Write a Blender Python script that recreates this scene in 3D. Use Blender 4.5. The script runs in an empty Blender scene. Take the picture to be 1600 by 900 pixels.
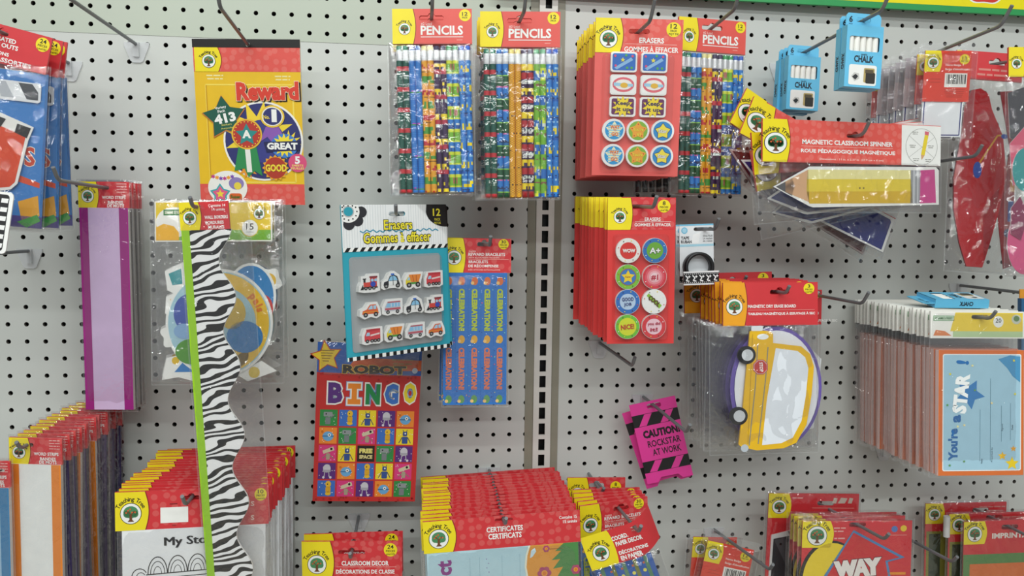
import bpy, math, random
import numpy as np
from mathutils import Vector, Matrix, noise
from mathutils.geometry import tessellate_polygon

# ------------------------------------------------------------------ camera, world, lights, exposure
I = 0.0254                       # one inch; the pegboard holes are one inch apart
F_PX = 1220.25                   # focal length in pixels of a 1600x900 frame
CAM_UVW = np.array([22.1971, 11.8053, -47.5421])     # inches: right, down, into the wall
PITCH, YAW, ROLL = 0.0835, -0.1225, 0.0136
Z0 = 1.80                        # height of the top hole row above the floor
def _rot(rx, ry, rz):
    cx, sx, cy, sy, cz, sz = math.cos(rx), math.sin(rx), math.cos(ry), math.sin(ry), math.cos(rz), math.sin(rz)
    X = np.array([[1,0,0],[0,cx,-sx],[0,sx,cx]]); Y = np.array([[cy,0,sy],[0,1,0],[-sy,0,cy]]); Z = np.array([[cz,-sz,0],[sz,cz,0],[0,0,1]])
    return Z @ X @ Y
RM = _rot(PITCH, YAW, ROLL)
SC = bpy.context.scene
COL = SC.collection
cam = bpy.data.cameras.new('camera'); cam_o = bpy.data.objects.new('camera', cam); COL.objects.link(cam_o)
cam.sensor_width = 36.0; cam.lens = F_PX / 1600 * 36.0; cam.clip_start = 0.05
def uvw(a): return Vector((a[0], a[2], -a[1]))
_r, _u, _b = uvw(RM[0]), -uvw(RM[1]), -uvw(RM[2])
_m = Matrix(((_r.x, _u.x, _b.x), (_r.y, _u.y, _b.y), (_r.z, _u.z, _b.z))).to_4x4()
_m.translation = uvw(CAM_UVW) * I + Vector((0, 0, Z0))
cam_o.matrix_world = _m
SC.camera = cam_o

world = bpy.data.worlds.new('store_ambience'); SC.world = world; world.use_nodes = True
world.node_tree.nodes['Background'].inputs[0].default_value = (0.96, 0.99, 1.0, 1)
world.node_tree.nodes['Background'].inputs[1].default_value = 0.30
def area(name, loc, size, power, col=(1, 1, 0.96), aim=(0, 0, -1)):
    l = bpy.data.lights.new(name, 'AREA'); l.shape = 'RECTANGLE'; l.size, l.size_y = size; l.energy = power; l.color = col
    o = bpy.data.objects.new(name, l); COL.objects.link(o); o.location = loc
    o.rotation_euler = Vector(aim).to_track_quat('-Z', 'Y').to_euler()
    return o
area('ceiling_tube_light', (0.35, -1.10, 2.85), (2.2, 0.06), 19, (0.96, 1.0, 0.97), (0, .15, -1))
area('ceiling_tube_light', (0.5, -2.3, 3.0), (3.6, 0.06), 29, (0.96, 1.0, 0.98), (0, .25, -1))
area('ceiling_tube_light', (0.5, -3.9, 3.0), (4.6, 0.08), 60, (0.96, 1.0, 0.99), (0, .4, -1))
SC.view_settings.view_transform = 'Standard'; SC.view_settings.look = 'None'
SC.view_settings.gamma = 1; SC.view_settings.use_curve_mapping = False
SC.view_settings.exposure = 0.0
SC.cycles.transparent_max_bounces = 40

# ------------------------------------------------------------------ geometry of the view
def unproject(px, py, d):
    """world point on the plane d inches in front of the wall that this photo pixel looks at"""
    r = RM.T @ np.array([(px - 800) / F_PX, (py - 450) / F_PX, 1.0])
    t = (-d - CAM_UVW[2]) / r[2]
    return uvw(CAM_UVW + t * r) * I + Vector((0, 0, Z0))
def project(P):
    q = np.array([[p[0] / I, -(p[2] - Z0) / I, p[1] / I] for p in P]) - CAM_UVW
    q = q @ RM.T
    return np.stack([800 + F_PX * q[:, 0] / q[:, 2], 450 + F_PX * q[:, 1] / q[:, 2]], 1)
def rotmat(yaw, pitch, roll):
    return Matrix.Rotation(yaw, 3, 'Z') @ Matrix.Rotation(pitch, 3, 'X') @ Matrix.Rotation(roll, 3, 'Y')
def solve_pose(quad, d, yaw0=8, pitch0=4):
    """position, tilt and real size of a hanging rectangle whose top edge is d inches off the wall"""
    Q = np.array(quad, float)
    a = unproject(*quad[0], d); b = unproject(*quad[1], d); c = unproject(*quad[3], d)
    p = np.array([0., 0., 0., a.x, a.z, (b - a).length, (c - a).length])
    def res(p):
        R = rotmat(*p[:3]); ex, ez = R.col[0], R.col[2]
        o = Vector((p[3], 0, p[4])); m = o + ex * p[5] * .5
        o.y = -d * I - ex.y * p[5] * .5
        C = [o, o + ex * p[5], o + ex * p[5] - ez * p[6], o - ez * p[6]]
        r = (project(C) - Q).ravel() / 1.2
        return np.concatenate([r, [math.degrees(p[0]) / yaw0, math.degrees(p[1]) / pitch0, math.degrees(p[2]) / 40]])
    r = res(p); lam = 1e-3
    for _ in range(60):
        J = np.zeros((len(r), 7))
        for i in range(7):
            e = np.zeros(7); e[i] = 1e-6; J[:, i] = (res(p + e) - r) / 1e-6
        A = J.T @ J
        s = np.linalg.solve(A + lam * np.diag(np.diag(A)), -J.T @ r); r2 = res(p + s)
        if r2 @ r2 < r @ r: p, r, lam = p + s, r2, lam * .3
        else: lam *= 5
    R = rotmat(*p[:3]); o = Vector((p[3], -d * I - R.col[0].y * p[5] * .5, p[4]))
    return R, o, p[5], p[6]

# ------------------------------------------------------------------ materials (all procedural)
MATS = {}
def srgb(h):
    h = h.lstrip('#'); h = h if len(h) == 6 else ''.join(c * 2 for c in h)
    v = [int(h[i:i + 2], 16) / 255 for i in (0, 2, 4)]
    return [x / 12.92 if x <= .04045 else ((x + .055) / 1.055) ** 2.4 for x in v]
NAMED = dict(red='#d2343a', salmon='#e0584f', yellow='#f0dc1e', orange='#f0a41c', white='#f2f2ee', black='#161616', navy='#232a66',  # salmon: header red paled, the light washing the upper packs painted in
             teal='#2fa0b4', green='#2f9a50', lime='#8fc31f', blue='#2a78cc', sky='#a8cfe0', pink='#f0379f', gold='#e6b020',
             purple='#9a1f7c', brown='#6e4426', grey='#8e9090', dark='#2a2a2c', treegreen='#4a8a5c', cream='#efe9cf')
def base_mat(name):
    m = bpy.data.materials.new(name); m.use_nodes = True
    nt = m.node_tree; nt.nodes.clear()
    return m, nt, nt.nodes.new('ShaderNodeOutputMaterial')
def paper(c, rough=0.42, dots=False, metal=0.0, var=0.05, spec=0.5, scale=60):
    key = (c, rough, dots, metal)
    if key in MATS: return MATS[key]
    rgb = srgb(NAMED.get(c, c))
    m, nt, out = base_mat('print_' + c.strip('#') + ('_dots' if dots else ''))
    b = nt.nodes.new('ShaderNodeBsdfPrincipled'); nt.links.new(b.outputs[0], out.inputs[0])
    b.inputs['Roughness'].default_value = rough; b.inputs['Metallic'].default_value = metal
    b.inputs['Specular IOR Level'].default_value = spec
    tc = nt.nodes.new('ShaderNodeTexCoord')
    n = nt.nodes.new('ShaderNodeTexNoise'); n.inputs['Scale'].default_value = scale; n.inputs['Detail'].default_value = 2
    nt.links.new(tc.outputs['Object'], n.inputs['Vector'])
    mix = nt.nodes.new('ShaderNodeMix'); mix.data_type = 'RGBA'
    mix.inputs[6].default_value = [x * (1 - var) for x in rgb] + [1]
    mix.inputs[7].default_value = [min(1, x * (1 + var)) for x in rgb] + [1]
    nt.links.new(n.outputs['Fac'], mix.inputs[0])
    src = mix.outputs[2]
    if dots:                                     # faint lighter polka dots printed on the red headers
        v = nt.nodes.new('ShaderNodeTexVoronoi'); v.inputs['Scale'].default_value = 85; v.inputs['Randomness'].default_value = .55
        v.voronoi_dimensions = '2D'
        mp = nt.nodes.new('ShaderNodeMapping'); mp.inputs['Rotation'].default_value = (math.radians(-90), 0, 0)
        nt.links.new(tc.outputs['Object'], mp.inputs[0]); nt.links.new(mp.outputs[0], v.inputs['Vector'])
        cr = nt.nodes.new('ShaderNodeValToRGB'); cr.color_ramp.elements[0].position = .30; cr.color_ramp.elements[1].position = .36
        cr.color_ramp.elements[0].color = (.10, .10, .10, 1); cr.color_ramp.elements[1].color = (0, 0, 0, 1)
        nt.links.new(v.outputs['Distance'], cr.inputs[0])
        m2 = nt.nodes.new('ShaderNodeMix'); m2.data_type = 'RGBA'; m2.inputs[7].default_value = (.95, .62, .52, 1)
        nt.links.new(cr.outputs[0], m2.inputs[0]); nt.links.new(src, m2.inputs[6]); src = m2.outputs[2]
    nt.links.new(src, b.inputs['Base Color'])
    MATS[key] = m
    return m
def film(name, base=.05, edge=.5, rough=.10, milk=.0, bump=.35, scale=90):
    """clear packaging film: mostly see-through, glossy, wrinkled"""
    if name in MATS: return MATS[name]
    m, nt, out = base_mat(name); N, Lk = nt.nodes, nt.links
    tr = N.new('ShaderNodeBsdfTransparent'); tr.inputs[0].default_value = (.97, .97, .97, 1)
    gl = N.new('ShaderNodeBsdfGlossy'); gl.inputs['Roughness'].default_value = rough
    lw = N.new('ShaderNodeLayerWeight'); lw.inputs[0].default_value = .35
    pw = N.new('ShaderNodeMath'); pw.operation = 'POWER'; pw.inputs[1].default_value = 2.5; Lk.new(lw.outputs['Facing'], pw.inputs[0])
    ma = N.new('ShaderNodeMath'); ma.operation = 'MULTIPLY_ADD'; ma.inputs[1].default_value = edge; ma.inputs[2].default_value = base
    Lk.new(pw.outputs[0], ma.inputs[0])
    tc = N.new('ShaderNodeTexCoord'); no = N.new('ShaderNodeTexNoise'); no.inputs['Scale'].default_value = scale; no.inputs['Detail'].default_value = 3
    Lk.new(tc.outputs['Object'], no.inputs['Vector'])
    bp = N.new('ShaderNodeBump'); bp.inputs['Strength'].default_value = bump; bp.inputs['Distance'].default_value = .006; no.inputs['Distortion'].default_value = 1.2
    Lk.new(no.outputs['Fac'], bp.inputs['Height']); Lk.new(bp.outputs[0], gl.inputs['Normal'])
    mx = N.new('ShaderNodeMixShader'); Lk.new(ma.outputs[0], mx.inputs[0]); Lk.new(tr.outputs[0], mx.inputs[1]); Lk.new(gl.outputs[0], mx.inputs[2])
    sh = mx.outputs[0]
    if milk:
        df = N.new('ShaderNodeBsdfDiffuse'); df.inputs[0].default_value = (.85, .87, .88, 1)
        m2 = N.new('ShaderNodeMixShader'); m2.inputs[0].default_value = milk
        Lk.new(sh, m2.inputs[1]); Lk.new(df.outputs[0], m2.inputs[2]); sh = m2.outputs[0]
    Lk.new(sh, out.inputs[0])
    MATS[name] = m
    return m
def zebra_mat():
    if 'zebra' in MATS: return MATS['zebra']
    m, nt, out = base_mat('zebra_print'); N, Lk = nt.nodes, nt.links
    b = N.new('ShaderNodeBsdfPrincipled'); b.inputs['Roughness'].default_value = .4; Lk.new(b.outputs[0], out.inputs[0])
    tc = N.new('ShaderNodeTexCoord')
    mp = N.new('ShaderNodeMapping'); mp.inputs['Rotation'].default_value = (math.radians(-90), 0, math.radians(0)); Lk.new(tc.outputs['Object'], mp.inputs[0])
    m2 = N.new('ShaderNodeMapping'); m2.inputs['Rotation'].default_value = (0, 0, math.radians(-33)); m2.inputs['Scale'].default_value = (.42, 1, 1)
    Lk.new(mp.outputs[0], m2.inputs[0])
    w = N.new('ShaderNodeTexWave'); w.wave_type = 'BANDS'; w.bands_direction = 'Y'; w.wave_profile = 'SIN'
    w.inputs['Scale'].default_value = 38.0; w.inputs['Distortion'].default_value = 9.5; w.inputs['Detail'].default_value = 1.0; w.inputs['Detail Scale'].default_value = 1.3
    Lk.new(m2.outputs[0], w.inputs['Vector'])
    cr = N.new('ShaderNodeValToRGB'); cr.color_ramp.elements[0].position = .46; cr.color_ramp.elements[1].position = .52
    cr.color_ramp.elements[0].color = (.012, .012, .012, 1); cr.color_ramp.elements[1].color = (.9, .9, .9, 1)
    Lk.new(w.outputs['Fac'], cr.inputs[0]); Lk.new(cr.outputs[0], b.inputs['Base Color'])
    MATS['zebra'] = m
    return m
def M(c):
    """material by short name"""
    if not isinstance(c, str): return c
    if c == 'film': return film('clear_film', .11, .5, rough=.04, bump=.35, scale=60)
    if c == 'film_edge': return film('film_seal', .09, .4, .12, milk=.10)
    if c == 'blister': return film('blister_plastic', .07, .5, .04, bump=.15, scale=50)
    if c == 'plate': return film('frosted_plastic', .06, .3, .25, milk=.5, bump=.05)
    if c == 'zebra': return zebra_mat()
    if c == 'metal': return paper('#7b7d80', .42, metal=.35)
    if c == 'silver': return paper('#e6e7e9', .28, metal=.45)
    if c == 'zinc': return paper('#5c5d60', .42, metal=.6)
    if c == 'reddots': return paper('red', .42, True)
    if c == 'salmondots': return paper('salmon', .42, True)
    return paper(c)

# ------------------------------------------------------------------ mesh collecting
_G = {}
def glyphs(s, bold):
    k = (s, bold)
    if k not in _G:
        cu = bpy.data.curves.new('t', 'FONT'); cu.body = s; cu.resolution_u = 2; cu.offset = bold
        ob = bpy.data.objects.new('t', cu); COL.objects.link(ob)
        dg = bpy.context.evaluated_depsgraph_get(); me = bpy.data.meshes.new_from_object(ob.evaluated_get(dg))
        V = [(v.co.x, v.co.y) for v in me.vertices]; Fc = [tuple(p.vertices) for p in me.polygons]
        bpy.data.objects.remove(ob); bpy.data.curves.remove(cu); bpy.data.meshes.remove(me)
        _G[k] = (V, Fc)
    return _G[k]
def bbox(V):
    xs = [v[0] for v in V]; ys = [v[1] for v in V]
    return min(xs), min(ys), max(xs), max(ys)
EPS = 0.00016
class MB:
    """collects shapes in a local flat frame: u to the right, v down (design units), y towards the wall in metres"""
    def __init__(s, sc, u0=0, v0=0, sv=None): s.sc, s.u0, s.v0, s.sv = sc, u0, v0, sv or sc; s.V, s.F, s.C, s.S = [], [], [], []
    def p(s, u, v, y): return ((u - s.u0) * s.sc, y, -(v - s.v0) * s.sv)
    def add(s, vs, fs, c, smooth=False):
        n = len(s.V); s.V += vs
        for f in fs: s.F.append(tuple(i + n for i in f)); s.C.append(c); s.S.append(smooth)
    def poly(s, pts, y, c): s.add([s.p(u, v, y) for u, v in pts], [tuple(range(len(pts)))], c)
    def rect(s, u0, v0, u1, v1, y, c): s.poly([(u0, v0), (u1, v0), (u1, v1), (u0, v1)], y, c)
    def disc(s, u, v, r, y, c, n=24, ry=None, rot=0):
        ry = r if ry is None else ry; cr, sr = math.cos(math.radians(rot)), math.sin(math.radians(rot))
        s.poly([(u + r * math.cos(a) * cr - ry * math.sin(a) * sr, v + r * math.cos(a) * sr + ry * math.sin(a) * cr) for a in [2 * math.pi * i / n for i in range(n)]], y, c)
    def star(s, u, v, r, y, c, k=5, inner=.45, rot=-90):
        pts = [(u + (r if i % 2 == 0 else r * inner) * math.cos(math.radians(rot + 180 * i / k)), v + (r if i % 2 == 0 else r * inner) * math.sin(math.radians(rot + 180 * i / k))) for i in range(2 * k)]
        s.shape(pts, y, c)
    def shape(s, pts, y, c, holes=()):
        loops = [[Vector((a, b, 0)) for a, b in pts]] + [[Vector((a, b, 0)) for a, b in h] for h in holes]
        allp = [q for l in loops for q in l]
        s.add([s.p(q.x, q.y, y) for q in allp], [tuple(t) for t in tessellate_polygon(loops)], c)
    def solid(s, pts, yf, yb, c, side=None, holes=(), smooth=False):
        """a flat outline given thickness from yf (front) to yb (back), holes cut through"""
        s.shape(pts, yf, c, holes); s.shape(pts, yb, side or c, holes)
        for l in [pts] + list(holes):
            n = len(l); vs = [s.p(u, v, yf) for u, v in l] + [s.p(u, v, yb) for u, v in l]
            s.add(vs, [(i, (i + 1) % n, n + (i + 1) % n, n + i) for i in range(n)], side or c, smooth)
    def box(s, u0, v0, u1, v1, yf, yb, c, side=None): s.solid([(u0, v0), (u1, v0), (u1, v1), (u0, v1)], yf, yb, c, side)
    def line(s, pts, w, y, c, closed=False):
        n = len(pts); m = n if closed else n - 1
        for i in range(m):
            (a, b), (d, e) = pts[i], pts[(i + 1) % n]; L = math.hypot(d - a, e - b) or 1; x, z = -(e - b) / L * w / 2, (d - a) / L * w / 2
            s.poly([(a + x, b + z), (d + x, e + z), (d - x, e - z), (a - x, b - z)], y, c)
    def arc(s, u, v, r, a0, a1, w, y, c, n=14, ry=None):
        ry = ry or r
        s.line([(u + r * math.cos(math.radians(a0 + (a1 - a0) * i / n)), v + ry * math.sin(math.radians(a0 + (a1 - a0) * i / n))) for i in range(n + 1)], w, y, c)
    def text(s, t, cu, cv, w, h, y, c, bold=.012, rot=0, outline=None, shear=0):
        V, Fc = glyphs(t, bold); x0, y0, x1, y1 = bbox(V); fx, fy = w / (x1 - x0), h / (y1 - y0)
        cr, sr = math.cos(math.radians(rot)), math.sin(math.radians(rot)); mx, my = (x0 + x1) / 2, (y0 + y1) / 2
        def put(V, Fc, y, c):
            vs = []
            for (x, z) in V:
                a, b = (x - mx) * fx, (z - my) * fy; a += shear * b
                vs.append(s.p(cu + a * cr - b * sr, cv - (a * sr + b * cr), y))
            s.add(vs, Fc, c)
        if outline: put(*glyphs(t, bold + outline[1]), y, outline[0]); y -= EPS
        put(V, Fc, y, c)
    def arctext(s, t, cu, cv, r, a0, a1, h, y, c, bold=.01):
        ws = []
        for ch in t:
            if ch == ' ': ws.append(.32); continue
            b = bbox(glyphs(ch, bold)[0]); ws.append(b[2] - b[0] + .09)
        tot = sum(ws); pos = 0; k = h / .73
        for ch, wd in zip(t, ws):
            f = (pos + wd / 2) / tot; pos += wd
            if ch == ' ': continue
            a = math.radians(a0 + (a1 - a0) * f); V, Fc = glyphs(ch, bold); b = bbox(V); mx = (b[0] + b[2]) / 2
            ru, rv = math.cos(a), -math.sin(a); tu, tv = -rv, ru      # outward and reading direction (v down)
            sgn = 1
            vs = [s.p(cu + ru * (r + q[1] * k) + tu * (q[0] - mx) * k, cv + rv * (r + q[1] * k) + tv * (q[0] - mx) * k, y) for q in V]
            s.add(vs, Fc, c)
    def tube(s, pts, r, c, n=8, cap=True):
        """round bar through local metre points"""
        P = [Vector(q) for q in pts]; rings = []
        for i, q in enumerate(P):
            d = ((P[min(i + 1, len(P) - 1)] - q).normalized() + (q - P[max(i - 1, 0)]).normalized()).normalized()
            x = d.cross(Vector((.3, .1, .9))).normalized(); z = d.cross(x)
            rr = r[i] if isinstance(r, (list, tuple)) else r
            rings.append([tuple(q + x * rr * math.cos(2 * math.pi * k / n) + z * rr * math.sin(2 * math.pi * k / n)) for k in range(n)])
        vs = [v for R in rings for v in R]
        fs = [(i * n + k, i * n + (k + 1) % n, (i + 1) * n + (k + 1) % n, (i + 1) * n + k) for i in range(len(P) - 1) for k in range(n)]
        s.add(vs, fs, c, True)
        if cap: s.add(rings[0] + rings[-1], [tuple(range(n)), tuple(range(n, 2 * n))], c)
    def sheet(s, u0, v0, u1, v1, fn, nx, ny, c, smooth=True, clip=None):
        vs = [s.p(u0 + (u1 - u0) * i / nx, v0 + (v1 - v0) * j / ny, fn(i / nx, j / ny)) for j in range(ny + 1) for i in range(nx + 1)]
        fs = [(j * (nx + 1) + i, j * (nx + 1) + i + 1, (j + 1) * (nx + 1) + i + 1, (j + 1) * (nx + 1) + i) for j in range(ny) for i in range(nx)]
        s.add(vs, fs, c, smooth)
    def build(s, name, parent=None, label=None):
        me = bpy.data.meshes.new(name); me.from_pydata(s.V, [], s.F)
        order = []
        idx = []
        for c in s.C:
            if c not in order: order.append(c)
            idx.append(order.index(c))
        for c in order: me.materials.append(M(c))
        me.polygons.foreach_set('material_index', idx); me.polygons.foreach_set('use_smooth', s.S); me.update()
        o = bpy.data.objects.new(name, me); COL.objects.link(o); o.parent = parent
        if label: o['label'] = label
        return o
def rrect(u0, v0, u1, v1, r, n=4):
    out = []
    for cx, cy, a in ((u1 - r, v0 + r, -90), (u1 - r, v1 - r, 0), (u0 + r, v1 - r, 90), (u0 + r, v0 + r, 180)):
        out += [(cx + r * math.cos(math.radians(a + 90 * i / n)), cy + r * math.sin(math.radians(a + 90 * i / n))) for i in range(n + 1)]
    return out
def circ(u, v, r, n=24, ry=None): return [(u + r * math.cos(2 * math.pi * i / n), v + (ry or r) * math.sin(2 * math.pi * i / n)) for i in range(n)]

# ------------------------------------------------------------------ things
def tag(o, label=None, cat=None, group=None, kind=None):
    if label: o['label'] = label
    if cat: o['category'] = cat
    if group: o['group'] = group
    if kind: o['kind'] = kind
    return o
class Pack:
    """an Empty at the hanging hole; parts are built in the photo-sized design units of its front face"""
    def __init__(s, name, label, cat, quad, d, W, H, hole, group=None, yaw0=8, pitch0=4):
        R, o, w, h = solve_pose(quad, d, yaw0, pitch0)
        s.sc = w / W; s.hole = hole; s.R = R; s.k = h / (H * s.sc); s.sv = s.sc * min(1.25, max(.8, s.k))
        loc = o + R @ Vector((hole[0] * s.sc, 0, -hole[1] * s.sv))
        s.root = bpy.data.objects.new(name, None); COL.objects.link(s.root); s.root.empty_display_size = .01
        s.root.matrix_world = Matrix.Translation(loc) @ R.to_4x4()
        tag(s.root, label, cat, group); s.loc = loc; s.slope = 0.0
    def mb(s): return MB(s.sc, *s.hole, s.sv)
    def add(s, name, mb, parent=None, label=None): return mb.build(name, parent or s.root, label)
ORD = ['front', 'second', 'third', 'fourth', 'fifth', 'sixth', 'seventh', 'eighth', 'ninth', 'tenth', 'eleventh', 'twelfth', 'thirteenth', 'fourteenth',
       'fifteenth', 'sixteenth', 'seventeenth', 'eighteenth', 'nineteenth', 'twentieth', 'twenty-first', 'twenty-second', 'twenty-third', 'twenty-fourth', 'twenty-fifth', 'twenty-sixth']
def copy_thing(root, label, loc, rot):
    r = root.copy(); COL.objects.link(r); r.matrix_world = Matrix.Translation(loc) @ rot.to_4x4(); r['label'] = label
    for ch in list(root.children):
        c = ch.copy(); COL.objects.link(c); c.parent = r
        for g in list(ch.children):
            e = g.copy(); COL.objects.link(e); e.parent = c
    return r
rnd = random.Random(7)
def stack(pk, n, d_back, desc, slope=0.0, jit=(1.2, .6, 1.0), jx=.03, relax=.5):
    """n further copies of a pack behind it on the same hook, the last one d_back inches from the wall"""
    y0 = -pk.loc.y; out = []
    eul = pk.R.to_euler('ZXY') if False else None
    for k in range(1, n + 1):
        f = k / n
        y = y0 + (d_back * I - y0) * f
        loc = Vector((pk.loc.x + rnd.uniform(-jx, jx) * I, -y, pk.loc.z + slope * (y - y0) + rnd.uniform(-.02, .02) * I))
        j = rotmat(*[math.radians(rnd.uniform(-a, a)) for a in (jit[0], jit[1], jit[2])])
        q = pk.R.to_quaternion().slerp(Matrix.Identity(3).to_quaternion(), relax * f)
        out.append(copy_thing(pk.root, desc.format(ORD[k]), loc, j @ q.to_matrix()))
    return out

def hook(loc, d_tip, label, slope=0.0, tip=.75, plate=True, name='peg_hook', r=.095, up=50):
    """a wire display hook: rod straight out of the board, its tip bent up, a plastic shield at the board"""
    x, z = loc.x, loc.z - slope * (-loc.y)
    root = bpy.data.objects.new(name, None); COL.objects.link(root); root.location = (x, 0, z); root.empty_display_size = .01
    tag(root, label, 'hook', 'display hooks on the pegboard')
    b = MB(1.0); L = d_tip * I; ca, sa = math.cos(math.radians(up)), math.sin(math.radians(up)); t = tip * I
    pts = [(0, .004, 0), (0, -.3 * L, .3 * L * slope), (0, -.7 * L, .7 * L * slope), (0, -L, L * slope)]
    for k in range(1, 5):
        a = math.radians(up) * k / 4
        q = pts[-1]; pts.append((0, q[1] - .05 * I * 3 * math.cos(a), q[2] + .05 * I * 3 * math.sin(a)))
    q = pts[-1]; pts.append((0, q[1] - t * ca, q[2] + t * sa))
    b.tube(pts, r * I, 'metal', 10); b.build('rod', root)
    if plate:
        p = MB(I); w = .68
        p.solid([(-w, -.12), (w, -.12), (w, .05), (.34, .92), (.2, 1.0), (-.2, 1.0), (-.34, .92), (-w, .05)], -.10 * I, -.012 * I, 'plate')
        p.box(-.16, -.1, .16, .7, -.24 * I, -.1 * I, 'plate')
        p.build('shield_plate', root, 'clear plastic shield plate')
    return root

# ------------------------------------------------------------------ printed details shared by many packs
def logo(b, u, v, r, y, arc=True):
    b.disc(u, v, r, y, 'black', 26); b.disc(u, v, r * .94, y - EPS, 'white', 26)
    y2 = y - 2 * EPS
    b.disc(u, v - r * .14, r * .68, y2, 'treegreen', 18, r * .56); b.disc(u - r * .35, v + r * .02, r * .34, y2, 'treegreen', 12); b.disc(u + r * .38, v + .05 * r, r * .32, y2, 'treegreen', 12)
    y3 = y - 3 * EPS
    b.shape([(u - r * .10, v), (u + r * .10, v), (u + r * .12, v + r * .55), (u + r * .3, v + r * .74), (u - r * .3, v + r * .74), (u - r * .13, v + r * .55)], y3, 'brown')
    b.line([(u, v + r * .1), (u - r * .32, v - r * .22)], r * .09, y3, 'brown'); b.line([(u, v + r * .1), (u + r * .32, v - r * .24)], r * .09, y3, 'brown')
    for dx, dy in ((-.42, -.1), (-.05, -.42), (.4, -.12), (.12, -.12), (-.25, -.3)): b.disc(u + dx * r, v + dy * r, r * .085, y2 - 2 * EPS, '#d4622e', 8)
    if arc: b.arctext('Teaching Tree', u, v, r * 1.16, 158, 22, r * .42, y, 'black', .012)
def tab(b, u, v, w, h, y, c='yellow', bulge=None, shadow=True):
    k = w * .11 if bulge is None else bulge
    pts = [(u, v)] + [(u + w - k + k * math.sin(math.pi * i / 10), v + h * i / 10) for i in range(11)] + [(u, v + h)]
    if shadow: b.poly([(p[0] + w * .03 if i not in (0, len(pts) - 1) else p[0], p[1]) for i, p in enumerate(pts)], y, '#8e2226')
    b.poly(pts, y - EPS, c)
def badge(b, u, v, r, y, lines, c='yellow'):
    b.disc(u, v, r, y, c, 24)
    n = len(lines); hs = [.62 * r] + [.30 * r] * (n - 1); tot = sum(hs) + .16 * r * (n - 1); vv = v - tot / 2
    for t, h in zip(lines, hs):
        b.text(t, u, vv + h / 2, min(1.5 * r, len(t) * h * .75), h, y - EPS, 'black'); vv += h + .16 * r
def smudge(b, u, v, w, h, y, c, seed=1):
    """a line of print too small to read: a row of short word-long strokes centred on u, v"""
    r = random.Random(seed * 7 + int(w)); x = u - w / 2
    while x < u + w / 2 - .6:
        k = min(r.uniform(1.2, 4.2) * h, u + w / 2 - x); b.rect(x, v - h * .32, x + k, v + h * .32, y, c); x += k + h * .45
def slot(u, v, w, h=7.0): return rrect(u - w / 2, v - h / 2, u + w / 2, v + h / 2, h * .48)
def euro(u, v, w, h=7.0):
    """slot with a round bump in the middle of its top edge"""
    k = h * .75
    return [(u - w / 2, v - h * .2), (u - w / 2 + 2, v - h / 2), (u - k, v - h / 2), (u - k * .7, v - h * .9), (u, v - h * 1.1), (u + k * .7, v - h * .9), (u + k, v - h / 2), (u + w / 2 - 2, v - h / 2),
            (u + w / 2, v - h * .2), (u + w / 2, v + h * .3), (u + w / 2 - 2, v + h / 2), (u - w / 2 + 2, v + h / 2), (u - w / 2, v + h * .3)]
def bag(pk, u0, v0, u1, v1, yf, yb, seed=0, amp=.0022, freq=1.0, nx=None, ny=None, edge=True, top_open=False, name='plastic_bag'):
    """clear bag: a wrinkled front film, a back film and pale heat-sealed edges"""
    amp *= 1.25; b = pk.mb(); W, H = (u1 - u0) * pk.sc, (v1 - v0) * pk.sv
    nx = nx or max(10, int(W / .0022)); ny = ny or max(10, int(H / .0024)); mid = (yf + yb) / 2
    def front(i, j):
        e = min(1, min(i, 1 - i) * 9) * min(1, (1 - j) * 9) * (1 if top_open else min(1, j * 9)); e = e ** .5
        x, z = i * W * 70 * freq, j * H * 70 * freq
        q = .35 * noise.noise(Vector((x * .5, z * .5, seed + 3)))
        n1 = max(0, 1 - 4.5 * abs(noise.noise(Vector((x * .55 + q, z * .22, seed * 7.3))))); n2 = noise.noise(Vector((x * .5, z * .4, seed * 3.1 + 5)))
        n3 = max(0, 1 - 5.5 * abs(noise.noise(Vector((x * .5 + z * .5 + q, z * .4 - x * .45, seed * 1.7 + 9)))))
        return mid + (yf - mid) * e - amp * (.55 * n1 + .5 * n2 + .5 * n3) * (.25 + .75 * e)
    b.sheet(u0, v0, u1, v1, front, nx, ny, 'film')
    b.sheet(u0, v0, u1, v1, lambda i, j: mid + (yb - mid) * min(1, min(i, 1 - i, j + .3, 1 - j) * 9), 8, 8, 'film')
    if edge:
        w = 1.3
        for r_ in ((u0 - w, v0, u0, v1), (u1, v0, u1 + w, v1), (u0 - w, v1, u1 + w, v1 + w)): b.rect(*r_, mid, 'film_edge')
    return pk.add(name, b)

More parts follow.
